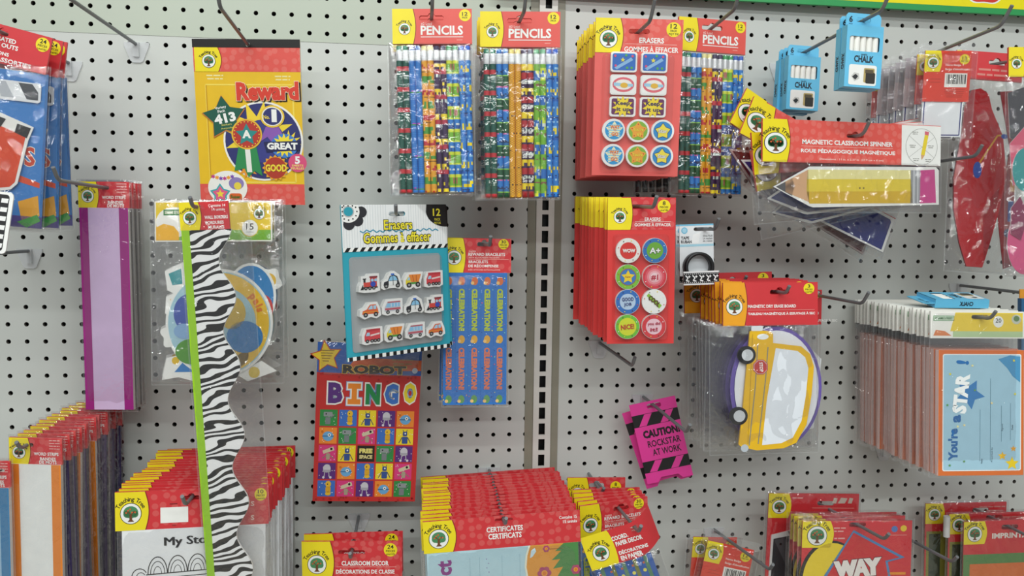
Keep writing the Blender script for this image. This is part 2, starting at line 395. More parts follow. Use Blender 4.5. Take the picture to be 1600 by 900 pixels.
# ------------------------------------------------------------------ the setting: pegboard, slotted post, header sign
def pegboard(name, cols, rows, off_u, color, y=0.0, rim=None):
    b = MB(I); b.v0 = 0
    r = .132; n = 12; th = .22 * I
    sq = []
    for k in range(n):
        a = 2 * math.pi * k / n + math.pi / 12; c, s_ = math.cos(a), math.sin(a); m = max(abs(c), abs(s_)); sq.append((a, c / m * .5, s_ / m * .5))
    cs = [(2 * math.pi * k / n + math.pi / 4) for k in range(n)]
    sq = [(a, (math.cos(a) / max(abs(math.cos(a)), abs(math.sin(a)))) * .5, (math.sin(a) / max(abs(math.cos(a)), abs(math.sin(a)))) * .5) for a in cs]
    vs, fs = [], []; F2 = []
    for i in cols:
        for j in rows:
            u, v = i + off_u, j; k0 = len(vs)
            for a, x, z in sq: vs.append((( u + x) * I, y, Z0 - (v + z) * I))
            for a, x, z in sq: vs.append(((u + r * math.cos(a)) * I, y, Z0 - (v + r * math.sin(a)) * I))
            for a, x, z in sq: vs.append(((u + r * math.cos(a)) * I, y + th, Z0 - (v + r * math.sin(a)) * I))
            for k in range(n):
                q = (k + 1) % n
                fs.append((k0 + k, k0 + q, k0 + n + q, k0 + n + k)); F2.append((k0 + n + k, k0 + n + q, k0 + 2 * n + q, k0 + 2 * n + k))
    b.add(vs, fs, color); 
    for f in F2: b.F.append(f); b.C.append(rim or color); b.S.append(True)
    o = b.build(name); o['kind'] = 'structure'
    return o
def wall_paint(c, name):
    return paper(c, .38, var=.03, scale=7, spec=.4)
BOARD = wall_paint('#cbcec9', 'board'); BOARD_T = wall_paint('#bcc4b5', 'board_top'); RIM = paper('#4a4640', .7)  # BOARD_T puts the greenish cast of the light into the upper board
pegboard('wall_left', range(-6, 30), range(2, 42), 0, BOARD, rim=RIM)
pegboard('wall_left_top', range(-6, 30), range(-6, 2), 0, BOARD_T, y=-.0006, rim=RIM)
pegboard('wall_right', range(-1, 38), range(-27, 21), 31.8366, BOARD, rim=RIM).location.z = -19.9858 * I
b = MB(I); b.solid([(-8, -8), (72, -8), (72, 71), (-8, 71)], .9 * I, 1.1 * I, '#15130f'); o = b.build('wall_back'); o['kind'] = 'structure'; o.location.z = Z0
b = MB(1.0); b.add([(-1.6, -4.2, 0), (3.4, -4.2, 0), (3.4, .03, 0), (-1.6, .03, 0)], [(0, 1, 2, 3)], paper('#b9b2a4', .35, scale=3)); o = b.build('floor'); o['kind'] = 'structure'
# slotted steel post between the two boards
pu = (unproject(848.5, 560, .25).x) / I
b = MB(I); E2 = '#8f8c7c'  # flange colour darkened: the shade beside the post face is painted in
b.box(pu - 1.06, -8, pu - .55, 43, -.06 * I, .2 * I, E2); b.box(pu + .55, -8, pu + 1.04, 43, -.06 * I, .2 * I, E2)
v = -8.0; k0 = (Z0 - unproject(848.5, 572, .25).z) / I
slots = []
vv = k0 - 25
holes = [[(pu - .2, k0 + q - .37), (pu + .2, k0 + q - .37), (pu + .2, k0 + q + .37), (pu - .2, k0 + q + .37)] for q in range(-28, 19)]
for h in holes:
    lo, hi = h[0][1] - .13, h[2][1] + .13
    b.solid([(pu - .55, lo), (pu + .55, lo), (pu + .55, hi), (pu - .55, hi)], -.22 * I, -.06 * I, '#d9d7d0', holes=[h])
b.box(pu - .5, -8, pu + .5, 43, .5 * I, .52 * I, '#0c0b0a')
o = b.build('trim_1'); o['kind'] = 'structure'; o.location.z = Z0
# yellow shelf header with green edge and an apple
R_, o_, w_, h_ = solve_pose([(1112, -1), (1600, 25), (1600, 90), (1112, 64)], .8, 1, 1)
hb = unproject(1600, 25, .8); ha = unproject(1112, -.2, .8)
root = bpy.data.objects.new('header_sign', None); COL.objects.link(root); ang = math.atan2(hb.z - ha.z, hb.x - ha.x)
root.matrix_world = Matrix.Translation(hb) @ Matrix.Rotation(-ang, 4, 'Y')
tag(root, 'yellow shelf header sign with green edge and red apple at top right', 'sign')
b = MB(I); b.box(-34, -7, 6, 0, -.12 * I, .12 * I, '#2f9c56'); b.build('edge_frame', root, 'green lower edge')
b = MB(I); b.box(-34, -7, 6, -.36, -.125 * I, -.121 * I, '#f2e40c')
yq = -.128 * I
cx, cy = -2.9, -1.35
ap = [(cx + 1.12 * math.cos(a) * (1 + .10 * math.sin(a)), cy + .82 * math.sin(a) * (1 - .22 * abs(math.cos(a + math.pi / 2)) ** 8 * (1 if math.sin(a) > 0 else 0) ) + (.0)) for a in [2 * math.pi * i / 40 for i in range(40)]]
b.shape([(cx + (p[0] - cx) * 1.1, cy + (p[1] - cy) * 1.12) for p in ap], yq, 'white'); b.shape(ap, yq - EPS, '#d8382f')
b.build('sign_face', root, 'yellow face with a red apple')

# ------------------------------------------------------------------ pencil packs
def band(pat, reps_len):
    """ring colours of one pencil: list of (length, function(side) -> colour)"""
    return pat
def pencil_mesh(pk, u0, du, vt, vb, r, pat, er, y, seed):
    """body with its printed bands (one mesh) and the eraser end with ferrule as a sub-part"""
    b = pk.mb(); n = 10; rs = random.Random(seed)
    L = vb - vt; v = vt + 23; rings = [v]; cols = []
    while v < vb - .3:
        for ln, c in pat:
            v2 = min(v + ln, vb)
            if v2 - v < .2: break
            rings.append(v2); cols.append(c); v = v2
    vs = []
    for v_ in rings:
        f = (v_ - vt) / L; u = u0 + du * f
        for k in range(n):
            a = 2 * math.pi * k / n; q = pk.mb().p(u + r * math.cos(a), v_, 0); vs.append((q[0], y + r * pk.sc * math.sin(a), q[2]))
    fs = []
    base = len(b.V); b.V += vs
    for i in range(len(rings) - 1):
        for k in range(n):
            f = (base + i * n + k, base + i * n + (k + 1) % n, base + (i + 1) * n + (k + 1) % n, base + (i + 1) * n + k)
            c = cols[i]; c = c(k, i, rs) if callable(c) else c
            b.F.append(f); b.C.append(c); b.S.append(True)
    b.F.append(tuple(base + (len(rings) - 1) * n + k for k in range(n))); b.C.append('#c9a06a'); b.S.append(False)
    e = pk.mb(); P = lambda v_: tuple(Vector(pk.mb().p(u0 + du * (v_ - vt) / L, v_, 0)) + Vector((0, y, 0)))
    e.tube([P(vt), P(vt + 1), P(vt + 7)], [r * pk.sc * .75, r * pk.sc * .9, r * pk.sc * .9], er, 10)
    e.tube([P(vt + 7 + i * 2) for i in range(9)], [r * pk.sc * (1.0 if i % 2 else .93) for i in range(9)], 'silver', 10)
    return b, e
G1, G2, Rd, Wt, Bl, Yl, Pu, Lm, Or = '#14584a', '#0e4034', '#c8323a', '#d9e4da', '#2a7fd0', '#f2d822', '#3c2350', '#76b82e', '#eaa624'
def spk(base, alt, p): return lambda k, i, r: alt if r.random() < p else base
def chk(a, c): return lambda k, i, r: a if (k + i) % 2 else c
PATS = {
 'green': [(9, G1), (2, Rd), (5, Rd), (3, G1), (1.4, spk(G1, Wt, .3)), (1.4, spk(G1, Wt, .3)), (1, G1), (1.4, spk(G1, Wt, .3)), (1.4, spk(G1, Wt, .3)), (1, G1), (1.4, spk(G1, Wt, .3)), (4, G1)],
 'blue': [(2.2, Bl), (.7, '#1d62b4')] * 16 + [(2, spk(Bl, '#b050c0', .4)), (2, spk('#1b3f7a', '#3a9a4a', .4))],
 'bluegreen': [(9, Bl), (2, spk(Bl, '#243a66', .5)), (2, spk(Bl, '#243a66', .5)), (4, '#1f6fae'), (1.6, '#8fd04a'), (9, '#1c5a3a'), (1.5, spk('#1c5a3a', Wt, .5)), (5, '#1c5a3a'), (2, spk(Bl, '#e070b0', .5))],
 'gold': [(6, Or), (4, spk(Or, '#c8323a', .6)), (4, spk(Or, '#c8323a', .6)), (3, Or), (1.2, spk(Or, '#3a2a10', .5)), (6, Or), (6, spk(Or, '#4c9a3c', .6)), (5, spk(Or, '#4c9a3c', .7)), (3, Or), (1.2, spk(Or, '#3a2a10', .5))],
 'goldcheck': [(1.8, chk('#f0b428', '#c98a14'))] * 14 + [(1.6, spk(Or, '#3a2a10', .4))],
 'purple': [(5, Pu), (5, spk(Pu, Yl, .7)), (4, spk(Pu, Yl, .5)), (7, spk('#b8304a', Rd, .4)), (5, spk(Pu, Wt, .25)), (8, Pu), (5, spk(Pu, Yl, .15))],
 'soup': [(5, Yl), (5, spk(Yl, Pu, .2)), (3, Pu), (10, '#b4232c'), (2, Pu), (1.6, spk(Pu, Wt, .6)), (1.6, spk(Pu, Wt, .6)), (1.6, spk(Pu, Wt, .6)), (7, Pu)],
 'lime': [(5, '#d8e23a'), (10, spk(Lm, '#b06a5a', .25)), (3, Lm), (2.5, '#d8e23a'), (6, Bl), (3, spk(Bl, Wt, .35)), (6, spk(Bl, '#1d4fa0', .4))],
 'limeface': [(6, Lm), (4, spk(Lm, '#d8e23a', .4)), (5, spk('#2a6fc0', '#d8e23a', .3)), (5, spk('#2a6fc0', Wt, .2)), (5, spk('#2a6fc0', '#d8e23a', .3)), (5, Lm), (2, spk(Lm, '#8a5a4a', .5)), (2, spk(Lm, '#8a5a4a', .5)), (4, Lm)],
 'star': [(5, Bl), (3, spk(Bl, '#9fd0f0', .3)), (5, spk(Bl, Yl, .45)), (5, spk(Bl, Yl, .45)), (3, Bl), (2, spk(Bl, '#153a78', .5)), (4, spk(Bl, '#1f5fb8', .5)), (3, spk(Bl, '#9fd0f0', .3))],
}
ERC = {'green': '#2f8a6a', 'blue': '#2a5fb8', 'bluegreen': '#2a7fd0', 'gold': '#efe6a0', 'goldcheck': '#f0dc6a', 'purple': '#3c2f58', 'soup': '#4a3560', 'lime': '#3aa060', 'limeface': '#3aa060', 'star': '#2a5fc8'}
def pencil_pack(quad, d, sets, label, group, seed, words=None):
    pk = Pack('pencil_pack', label, 'pencils', quad, d, 124, 287, (61, 14), group)
    T = .0022
    b = pk.mb(); b.solid([(0, 0), (124, 0), (124, 54), (0, 54)], -T, T, 'salmon', holes=[euro(61, 14, 38, 7.5)])
    y = -T - EPS
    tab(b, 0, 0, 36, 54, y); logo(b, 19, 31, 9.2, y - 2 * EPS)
    b.text('#2 Lead', 53, 23, 17, 4.2, y, '#f7d8d2', .005); b.text('PENCILS', 77, 33, 66, 14.5, y, 'white', .03); b.rect(44, 42.6, 110, 43.8, y, 'white'); b.rect(100, 47.5, 109, 48.3, y, '#f3b4aa')
    badge(b, 113.2, 10, 9.2, y, ['12', 'PACK'])
    pk.add('header_card', b)
    r = 4.9; uu = 4.6 + r
    for i, kind in enumerate(sets):
        body, er = pencil_mesh(pk, uu + i * 9.72, 3.0, 57, 286, r, PATS[kind], ERC[kind], -.0006 - (.0004 if i % 2 else 0), seed * 31 + i)
        if words and kind in words:
            w = words[kind][i % 2]
            for q in range(5):
                body.text(w, uu + i * 9.72 + 1 + q * .4, 108 + q * 38, 7.4, 6.2, -.0006 - r * pk.sc - .0012, 'white', .03)
        o = pk.add('pencil', body); o['label'] = {'green': 'green pencil with red and white print', 'blue': 'plain blue ringed pencil', 'bluegreen': 'blue and dark green banded pencil', 'gold': 'orange pencil with red and green print', 'goldcheck': 'orange checked pencil', 'purple': 'dark purple pencil with yellow print', 'soup': 'dark purple pencil with yellow stars and red', 'lime': 'lime green and blue banded pencil', 'limeface': 'lime green pencil with blue moons', 'star': 'blue pencil with yellow stars'}[kind]
        er.build('eraser_end', o)
    bag(pk, -7, 51, 125, 289, -r * pk.sc - .0035, r * pk.sc + .002, seed, .0016, 1.2)
    return pk
gP = 'hanging packs of twelve pencils'
pairs = lambda *k: [x for q in k for x in (q, q)]
p1 = pencil_pack([(613, 15), (736.8, 14.2), (741, 302), (618, 302)], 6.5, pairs('green', 'blue', 'gold', 'purple', 'lime', 'star'), 'left front pencil pack with red header, beside the bare board', gP, 1)
stack(p1, 2, 4.6, '{} pencil pack in the left pencil stack, behind its front pack', jit=(2, .6, 1.2))
p2 = pencil_pack([(750.7, 18.5), (875.5, 18.8), (873, 308.5), (750, 309.5)], 6.5, pairs('green', 'bluegreen', 'goldcheck', 'soup', 'limeface', 'star'), 'middle front pencil pack with checked orange pencils, over the slotted post', gP, 2, {'soup': ('So', 'uP')})
stack(p2, 2, 4.4, '{} pencil pack in the stack over the slotted post', jit=(3, .6, 1.4))
p3 = pencil_pack([(1061, 25.6), (1164, 35.6), (1157, 304), (1052, 303)], 4.6, pairs('green', 'bluegreen', 'gold', 'purple', 'lime', 'star'), 'pencil pack turned aside, half hidden behind the red eraser cards', gP, 3)
hook(p1.loc, 8.0, 'hook holding the left stack of pencil packs', .02); hook(p2.loc, 8.0, 'hook holding the pencil packs over the slotted post', .02); hook(p3.loc, 7.5, 'hook holding the pencil pack beside the eraser cards', .06)

# ------------------------------------------------------------------ eraser cards
def blister(pk, u0, v0, u1, v1, h, seed):
    b = pk.mb(); r1 = rrect(u0, v0, u1, v1, 6); r2 = rrect(u0 + 3, v0 + 3, u1 - 3, v1 - 3, 5); n = len(r1)
    b.add([b.p(u, v, -.0012) for u, v in r1] + [b.p(u, v, -h) for u, v in r2], [(i, (i + 1) % n, n + (i + 1) % n, n + i) for i in range(n)], 'blister', True)
    b.shape(r2, -h, 'blister')
    return pk.add('blister', b)
def eraser_card12():
    pk = Pack('eraser_card', 'front red card of twelve printed erasers under the pencil row', 'erasers', [(931, 27.7), (1068, 31.3), (1058, 275.6), (924, 273.8)], 6.5, 137, 245, (68, 19.5), 'red eraser cards with square and round erasers')
    b = pk.mb(); T = .0011
    b.solid([(0, 0), (137, 0), (137, 245), (0, 245)], -T, T, '#e0625c', 'salmon', holes=[slot(68, 19.5, 33, 7.5)]); y = -T - EPS; b.shape([(0, 0), (137, 0), (137, 53), (0, 53)], y, 'salmondots', holes=[slot(68, 19.5, 33, 7.5)]); y -= EPS
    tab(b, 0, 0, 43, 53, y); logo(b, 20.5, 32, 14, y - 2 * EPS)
    badge(b, 122, 15.5, 11.5, y, ['12', 'PACK', 'PQT DE']); b.text('ERASERS', 88, 33, 39, 8.5, y, 'white', .03); b.rect(47, 38.6, 128, 39.2, y, '#f6c6bd')
    b.text('GOMMES À EFFACER', 88, 46, 85, 10, y, 'white', .02)
    pk.add('backing_card', b)
    blister(pk, 12, 55, 125, 240, .0095, 1)
    t0, t1 = -.0012, -.0075
    def er(pts, draw):
        e = pk.mb(); e.solid(pts, t1, t0, '#efefec', smooth=False); draw(e, t1 - EPS); pk.add('eraser', e)
    for row, (vc, kind) in enumerate(((68, 'ruler'), (103, 'oval'), (137, 'keep'))):
        for uc in (44.5, 92):
            def dr(e, y, uc=uc, vc=vc, kind=kind):
                if kind == 'ruler':
                    e.shape(rrect(uc - 18, vc - 13, uc + 18, vc + 13, 3), y, '#2f6fc4'); y -= EPS
                    e.poly([(uc - 15, vc + 9), (uc + 11, vc - 7), (uc + 14, vc - 3), (uc - 11, vc + 12)], y, '#8fbce4'); e.star(uc - 2, vc - 3, 4, y - EPS, '#f0e050')
                    for q, (dx, dy, c) in enumerate(((-14, -9, '#e0507a'), (12, 9, '#58b050'), (5, 9, '#58b050'), (-13, 6, '#e0507a'), (13, -9, '#e0507a'), (3, -10, '#58b050'))): e.disc(uc + dx, vc + dy, 2, y - EPS, c, 8)
                elif kind == 'oval':
                    e.shape(rrect(uc - 18.5, vc - 13.5, uc + 18.5, vc + 13.5, 3), y, '#f4f4f2'); e.disc(uc, vc, 17, y - EPS, '#e46a78', 24, 11.5); e.disc(uc, vc, 13.5, y - 2 * EPS, '#f4efe8', 24, 8)
                    e.poly([(uc - 15, vc - 3), (uc + 15, vc - 1), (uc + 15, vc + 3), (uc - 15, vc + 2)], y - 3 * EPS, '#9fd0ea'); e.disc(uc + 1, vc + 1, 6, y - 4 * EPS, '#e8b83a', 14, 4)
                else:
                    e.shape(rrect(uc - 17.5, vc - 12.5, uc + 17.5, vc + 12.5, 3), y, '#6a2f5e'); e.star(uc, vc, 17, y - EPS, '#f2d830', 11, .62); y -= 2 * EPS
                    e.text('Keep', uc, vc - 4.5, 22, 8.5, y, '#33245a', .03); e.text('it up', uc + 1, vc + 5, 21, 8, y, '#33245a', .03)
            er(rrect(uc - 20.5, vc - 15.5, uc + 20.5, vc + 15.5, 4), dr)
    for vc in (174, 213.5):
        for k, uc in enumerate((31.5, 70, 109)):
            def dr(e, y, uc=uc, vc=vc, k=k):
                if k == 0:
                    e.disc(uc + 1, vc, 14.5, y, '#2f9bd8'); e.star(uc + 1, vc, 14, y - EPS, '#f3eec2', 5, .6)
                    for q in range(-2, 3): e.rect(uc - 9, vc + q * 4 - .8, uc + 11, vc + q * 4 + .8, y - 2 * EPS, '#8ccfe8')
                    e.text('WAY', uc + 2, vc - 5, 15, 6, y - 3 * EPS, '#e8742a', .04); e.text('TO', uc + 2, vc, 5, 3, y - 3 * EPS, '#e8742a', .04); e.text('GO', uc + 2, vc + 6, 11, 6, y - 3 * EPS, '#e8742a', .04)
                elif k == 1:
                    e.disc(uc, vc, 15, y, '#86b83a'); e.star(uc, vc, 14.5, y - EPS, '#f0a838', 5, .62)
                    e.text("You're", uc, vc - 2, 17, 6, y - 2 * EPS, '#f2e040', .03, outline=('#c05a1a', .02)); e.text('#1', uc + 1, vc + 6, 6, 5, y - 2 * EPS, '#f2e040', .03, outline=('#c05a1a', .02))
                    for q in range(5): e.disc(uc + 10 * math.cos(q * 1.256 - 1.57), vc + 10 * math.sin(q * 1.256 - 1.57), 1, y - 2 * EPS, '#c83a2a', 8)
                else:
                    e.disc(uc, vc, 15, y, '#2f8fd0'); e.star(uc, vc + .5, 14, y - EPS, '#1f4a86', 5, .62); e.star(uc, vc + .5, 12.4, y - 2 * EPS, '#f4e24a', 5, .62)
                    e.text('Star', uc, vc, 14, 6, y - 3 * EPS, 'white', .02, outline=('#2f4a86', .03))
            er(circ(uc, vc, 18, 30), dr)
    return pk
p4 = eraser_card12()
stack(p4, 7, 1.4, '{} card from the front in the stack of twelve-piece red eraser cards', jit=(.8, .4, .8), jx=.05)
hook(p4.loc, 8.2, 'hook holding the stack of red twelve-piece eraser cards', .02)

def eraser_card8():
    pk = Pack('eraser_card', 'front red card of eight round erasers, WOW at top left', 'erasers', [(949.5, 309.5), (1056, 308.4), (1052, 536.7), (948, 536.7)], 9.4, 106.5, 227, (53, 13.5), 'red cards of eight round erasers')
    b = pk.mb(); T = .0011
    b.solid([(0, 0), (106.5, 0), (106.5, 227), (0, 227)], -T, T, '#d83c3a', 'red', holes=[slot(53, 13.5, 31, 7)]); y = -T - EPS; b.shape([(0, 0), (106.5, 0), (106.5, 49), (0, 49)], y, 'reddots', holes=[slot(53, 13.5, 31, 7)]); y -= EPS
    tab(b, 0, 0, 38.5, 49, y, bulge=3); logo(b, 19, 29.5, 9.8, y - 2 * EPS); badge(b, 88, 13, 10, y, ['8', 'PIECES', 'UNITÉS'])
    b.text('ERASERS', 70.5, 33, 25, 5.4, y, 'white', .02); b.rect(43, 36.8, 99, 37.3, y, 'white'); b.text('GOMMES À EFFACER', 70.5, 41, 57, 5.8, y, 'white', .02)
    pk.add('backing_card', b); blister(pk, 8, 56, 97, 222, .0095, 2)
    t0, t1 = -.0012, -.0075
    D = [('WOW', '#ecebe6', '#d8332c', 'white', 13), ('A+', '#2f74bc', '#6fae35', 'white', 13), ('star', '#7fc23a', '#3a7ac2', None, 13.5), ('#1', '#d83848', '#f0c6cc', '#b8243c', 13),
         ('GOOD|JOB', '#2f6fbe', '#b8cfe8', '#33407a', 12.5), ('COOL', '#efefec', '#efefec', '#2f6a2a', 12), ('NICE!', '#6fc13a', '#d6dc2e', '#c02a2a', 14), ('you did|it!', '#d83c44', '#f0c8d2', '#b02a48', 12.5)]
    for i, (t, c1, c2, ct, r2) in enumerate(D):
        uc, vc = (31.3, 73)[i % 2], (81, 121.5, 160, 199)[i // 2]
        e = pk.mb(); e.solid(circ(uc, vc, 19.3, 32), t1, t0, '#e8e6e2', '#dcd8d2'); y = t1 - EPS
        e.disc(uc, vc, 18.8, y, c1, 32); y -= EPS
        if t == '#1':
            for q, c in enumerate(('#e05a68', '#e88a94', '#eeb2ba', '#f3d6da')): e.disc(uc, vc, 15 - q * 3, y - q * EPS, c)
        elif t == 'star': e.disc(uc, vc, 13.2, y, '#b8442e'); e.disc(uc, vc, 12.3, y - EPS, c2); e.star(uc, vc, 11, y - 2 * EPS, '#f2d02a', 5, .5)
        elif t == 'COOL': e.poly([(uc - 12, vc - 9), (uc - 9, vc - 13), (uc + 12, vc + 6), (uc + 8, vc + 11)], y, '#8fc23a')
        else: e.disc(uc, vc, r2, y, c2, 28)
        y -= 4 * EPS
        for q in range(8):
            a = q * .785 + .3; e.disc(uc + 16 * math.cos(a), vc + 16 * math.sin(a), .9, y, ('#d8332c', '#3a3a3a', '#f2d830', '#f4f4f4')[q % 4], 6)
        if t == 'WOW': e.text(t, uc + 1, vc, 20, 6, y, 'white', .05)
        elif t == 'A+': e.text(t, uc, vc, 17, 9, y, 'white', .03, outline=('#4a3a7a', .03))
        elif t == '#1': e.text(t, uc, vc + 1, 11, 9, y, '#b8243c', .04)
        elif t == 'star': e.text('Super', uc, vc, 9, 3, y, '#a86a1a', .02)
        elif '|' in t:
            a, c = t.split('|'); e.text(a, uc, vc - 4, min(20, 4.6 * len(a)), 6, y, ct, .03, rot=3); e.text(c, uc, vc + 4.5, 4.0 * len(c), 6, y, ct, .03, rot=3)
        elif t == 'COOL': e.text(t, uc, vc - 1, 21, 8, y, '#5a2f14', .04, rot=-38)
        else: e.text(t, uc, vc, 21, 8, y, ct, .03, rot=6)
        pk.add('eraser', e)
    return pk
p5 = eraser_card8()
stack(p5, 14, 1.2, '{} card from the front in the stack of red round eraser cards', slope=-.035, jit=(1.2, .5, .7), jx=.12)
hook(p5.loc, 11.2, 'hook holding the stack of red round eraser cards', -.035, tip=.25)

def vehicle(e, kind, u, v, y):
    """small printed vehicle, about 24 wide; returns nothing"""
    y1, y2, y3 = y, y - EPS, y - 2 * EPS
    def wh(x, r=3.4): e.disc(u + x, v + 7, r, y3, 'black', 14); e.disc(u + x, v + 7, r * .5, y3 - EPS, '#9a9a9a', 10)
    if kind == 'train':
        e.rect(u - 9, v - 2, u + 3, v + 5, y1, '#d8463a'); e.rect(u + 1, v - 9, u + 11, v + 6, y1, '#c8382f'); e.rect(u + 0, v - 11, u + 12, v - 8.5, y2, '#8a2f3a'); e.rect(u - 9, v - 7, u - 6, v - 2, y1, 'black'); e.rect(u - 10, v - 8, u - 5, v - 6.5, y2, 'black')
        e.rect(u - 11, v + 5, u + 12, v + 7, y2, 'black'); e.poly([(u - 14, v + 9), (u - 10, v + 1), (u - 9, v + 9)], y2, 'black'); e.disc(u + 5, v + 1, 4, y3, '#2f4ab8', 14); e.disc(u + 4, v - 5, 2.2, y3, '#a8d4ee', 10); e.disc(u + 9, v - 5, 2.2, y3, '#a8d4ee', 10)
        for x in (-6, 0, 6): wh(x, 2.6)
    elif kind == 'police':
        e.shape([(u - 13, v + 6), (u - 12, v + 1), (u - 6, v - 1), (u - 3, v - 8), (u + 4, v - 10), (u + 9, v - 7), (u + 11, v), (u + 13, v + 6)], y1, '#1c1f28')
        e.shape([(u - 5, v - 1), (u - 2, v - 7), (u + 3, v - 8.5), (u + 7, v - 6), (u + 9, v - 1)], y2, '#8ec8ea'); e.rect(u - 5, v - .5, u + 8, v + 6, y2, '#eef0ee'); e.rect(u + 1.4, v - 9, u + 2.2, v + 6, y3, 'black'); e.rect(u - 1, v - 12, u + 4, v - 9.5, y2, '#2f6fd0'); wh(-9); wh(9)
    elif kind == 'dump':
        e.shape([(u - 12, v + 6), (u - 12, v), (u - 8, v - 6), (u - 4, v - 6), (u - 4, v + 6)], y1, '#e8d42a'); e.shape([(u - 10, v - .5), (u - 7.5, v - 5), (u - 5, v - 5), (u - 5, v - .5)], y2, '#9fd0ee')
        e.shape([(u - 7, v - 9), (u + 13, v - 9), (u + 9, v + 3), (u - 3, v + 3)], y2, '#ec8a2a'); e.line([(u - 1, v - 8), (u + 1, v + 2)], 1, y3, '#b85a1a'); e.line([(u + 5, v - 8), (u + 5, v + 2)], 1, y3, '#b85a1a'); e.rect(u - 5, v + 3, u + 10, v + 6, y2, '#4a9a3a'); wh(-7, 4); wh(7.5, 4)
    elif kind == 'fire':
        e.shape([(u - 12, v + 7), (u - 12, v - 1), (u - 9, v - 8), (u + 12, v - 9), (u + 12, v + 6)], y1, '#d84048'); e.rect(u - 9, v - 11, u + 12, v - 8, y2, '#c02f3a'); e.shape([(u - 10, v - 1), (u - 8, v - 6), (u - 4, v - 6), (u - 4, v - 1)], y2, '#a8cfe8'); e.poly([(u - 3, v - 2.5), (u + 11, v - 4.5), (u + 11, v - 2), (u - 3, v)], y2, '#f0d8d4')
        for x in (-8, -1, 4, 9): wh(x, 2.7)
    elif kind == 'car':
        e.shape([(u - 13, v + 6), (u - 12, v + 1), (u - 6, v - 1), (u - 1, v - 8), (u + 8, v - 8), (u + 11, v), (u + 12, v + 6)], y1, '#e4642a'); e.shape([(u - 4, v - 1), (u, v - 6.5), (u + 3, v - 6.5), (u + 3, v - 1)], y2, '#a8d4ee'); e.rect(u + 4.2, v - 6.5, u + 8.5, v - 1, y2, '#a8d4ee'); e.rect(u - 12, v + 2.5, u + 11, v + 3.4, y2, '#f0a82a'); wh(-8); wh(7.5)
    else:
        e.shape([(u - 13, v + 6), (u - 13, v), (u - 8, v - 9), (u + 12, v - 9), (u + 12, v + 6)], y1, '#c8ccd4'); e.rect(u - 8, v - 9, u + 12, v - 7, y2, '#b85a68'); e.rect(u - 12, v + 1, u + 12, v + 4, y2, '#c05866'); e.shape([(u - 11, v - .5), (u - 8, v - 6.5), (u + 11, v - 6.5), (u + 11, v - .5)], y2, '#8cc4e8')
        for x in (-3, 2, 7): e.rect(u + x, v - 6.5, u + x + .8, v - .5, y3, '#e8ecf0')
        wh(-8, 2.8); wh(7, 2.8)
OUT = {'train': [(-16, 11), (-15, 3), (-12, -3), (-12, -11), (-3, -11), (-1, -14), (14, -14), (15, 11), (8, 13), (-8, 13)], 'police': [(-16, 9), (-15, 0), (-8, -4), (-4, -12), (4, -15), (12, -9), (14, 0), (16, 8), (12, 12), (4, 10), (-4, 10), (-12, 12)],
       'dump': [(-15, 9), (-15, -1), (-10, -10), (-8, -12), (16, -12), (12, 5), (12, 12), (4, 13), (0, 10), (-4, 13), (-11, 13)], 'fire': [(-15, 10), (-15, -2), (-11, -12), (15, -13), (15, 9), (9, 12), (0, 11), (-9, 12)],
       'car': [(-16, 8), (-15, -1), (-8, -4), (-3, -11), (10, -11), (14, -1), (15, 9), (8, 13), (0, 10), (-9, 13)], 'bus': [(-16, 9), (-16, -1), (-10, -12), (15, -12), (15, 9), (8, 12), (0, 10), (-8, 12)]}
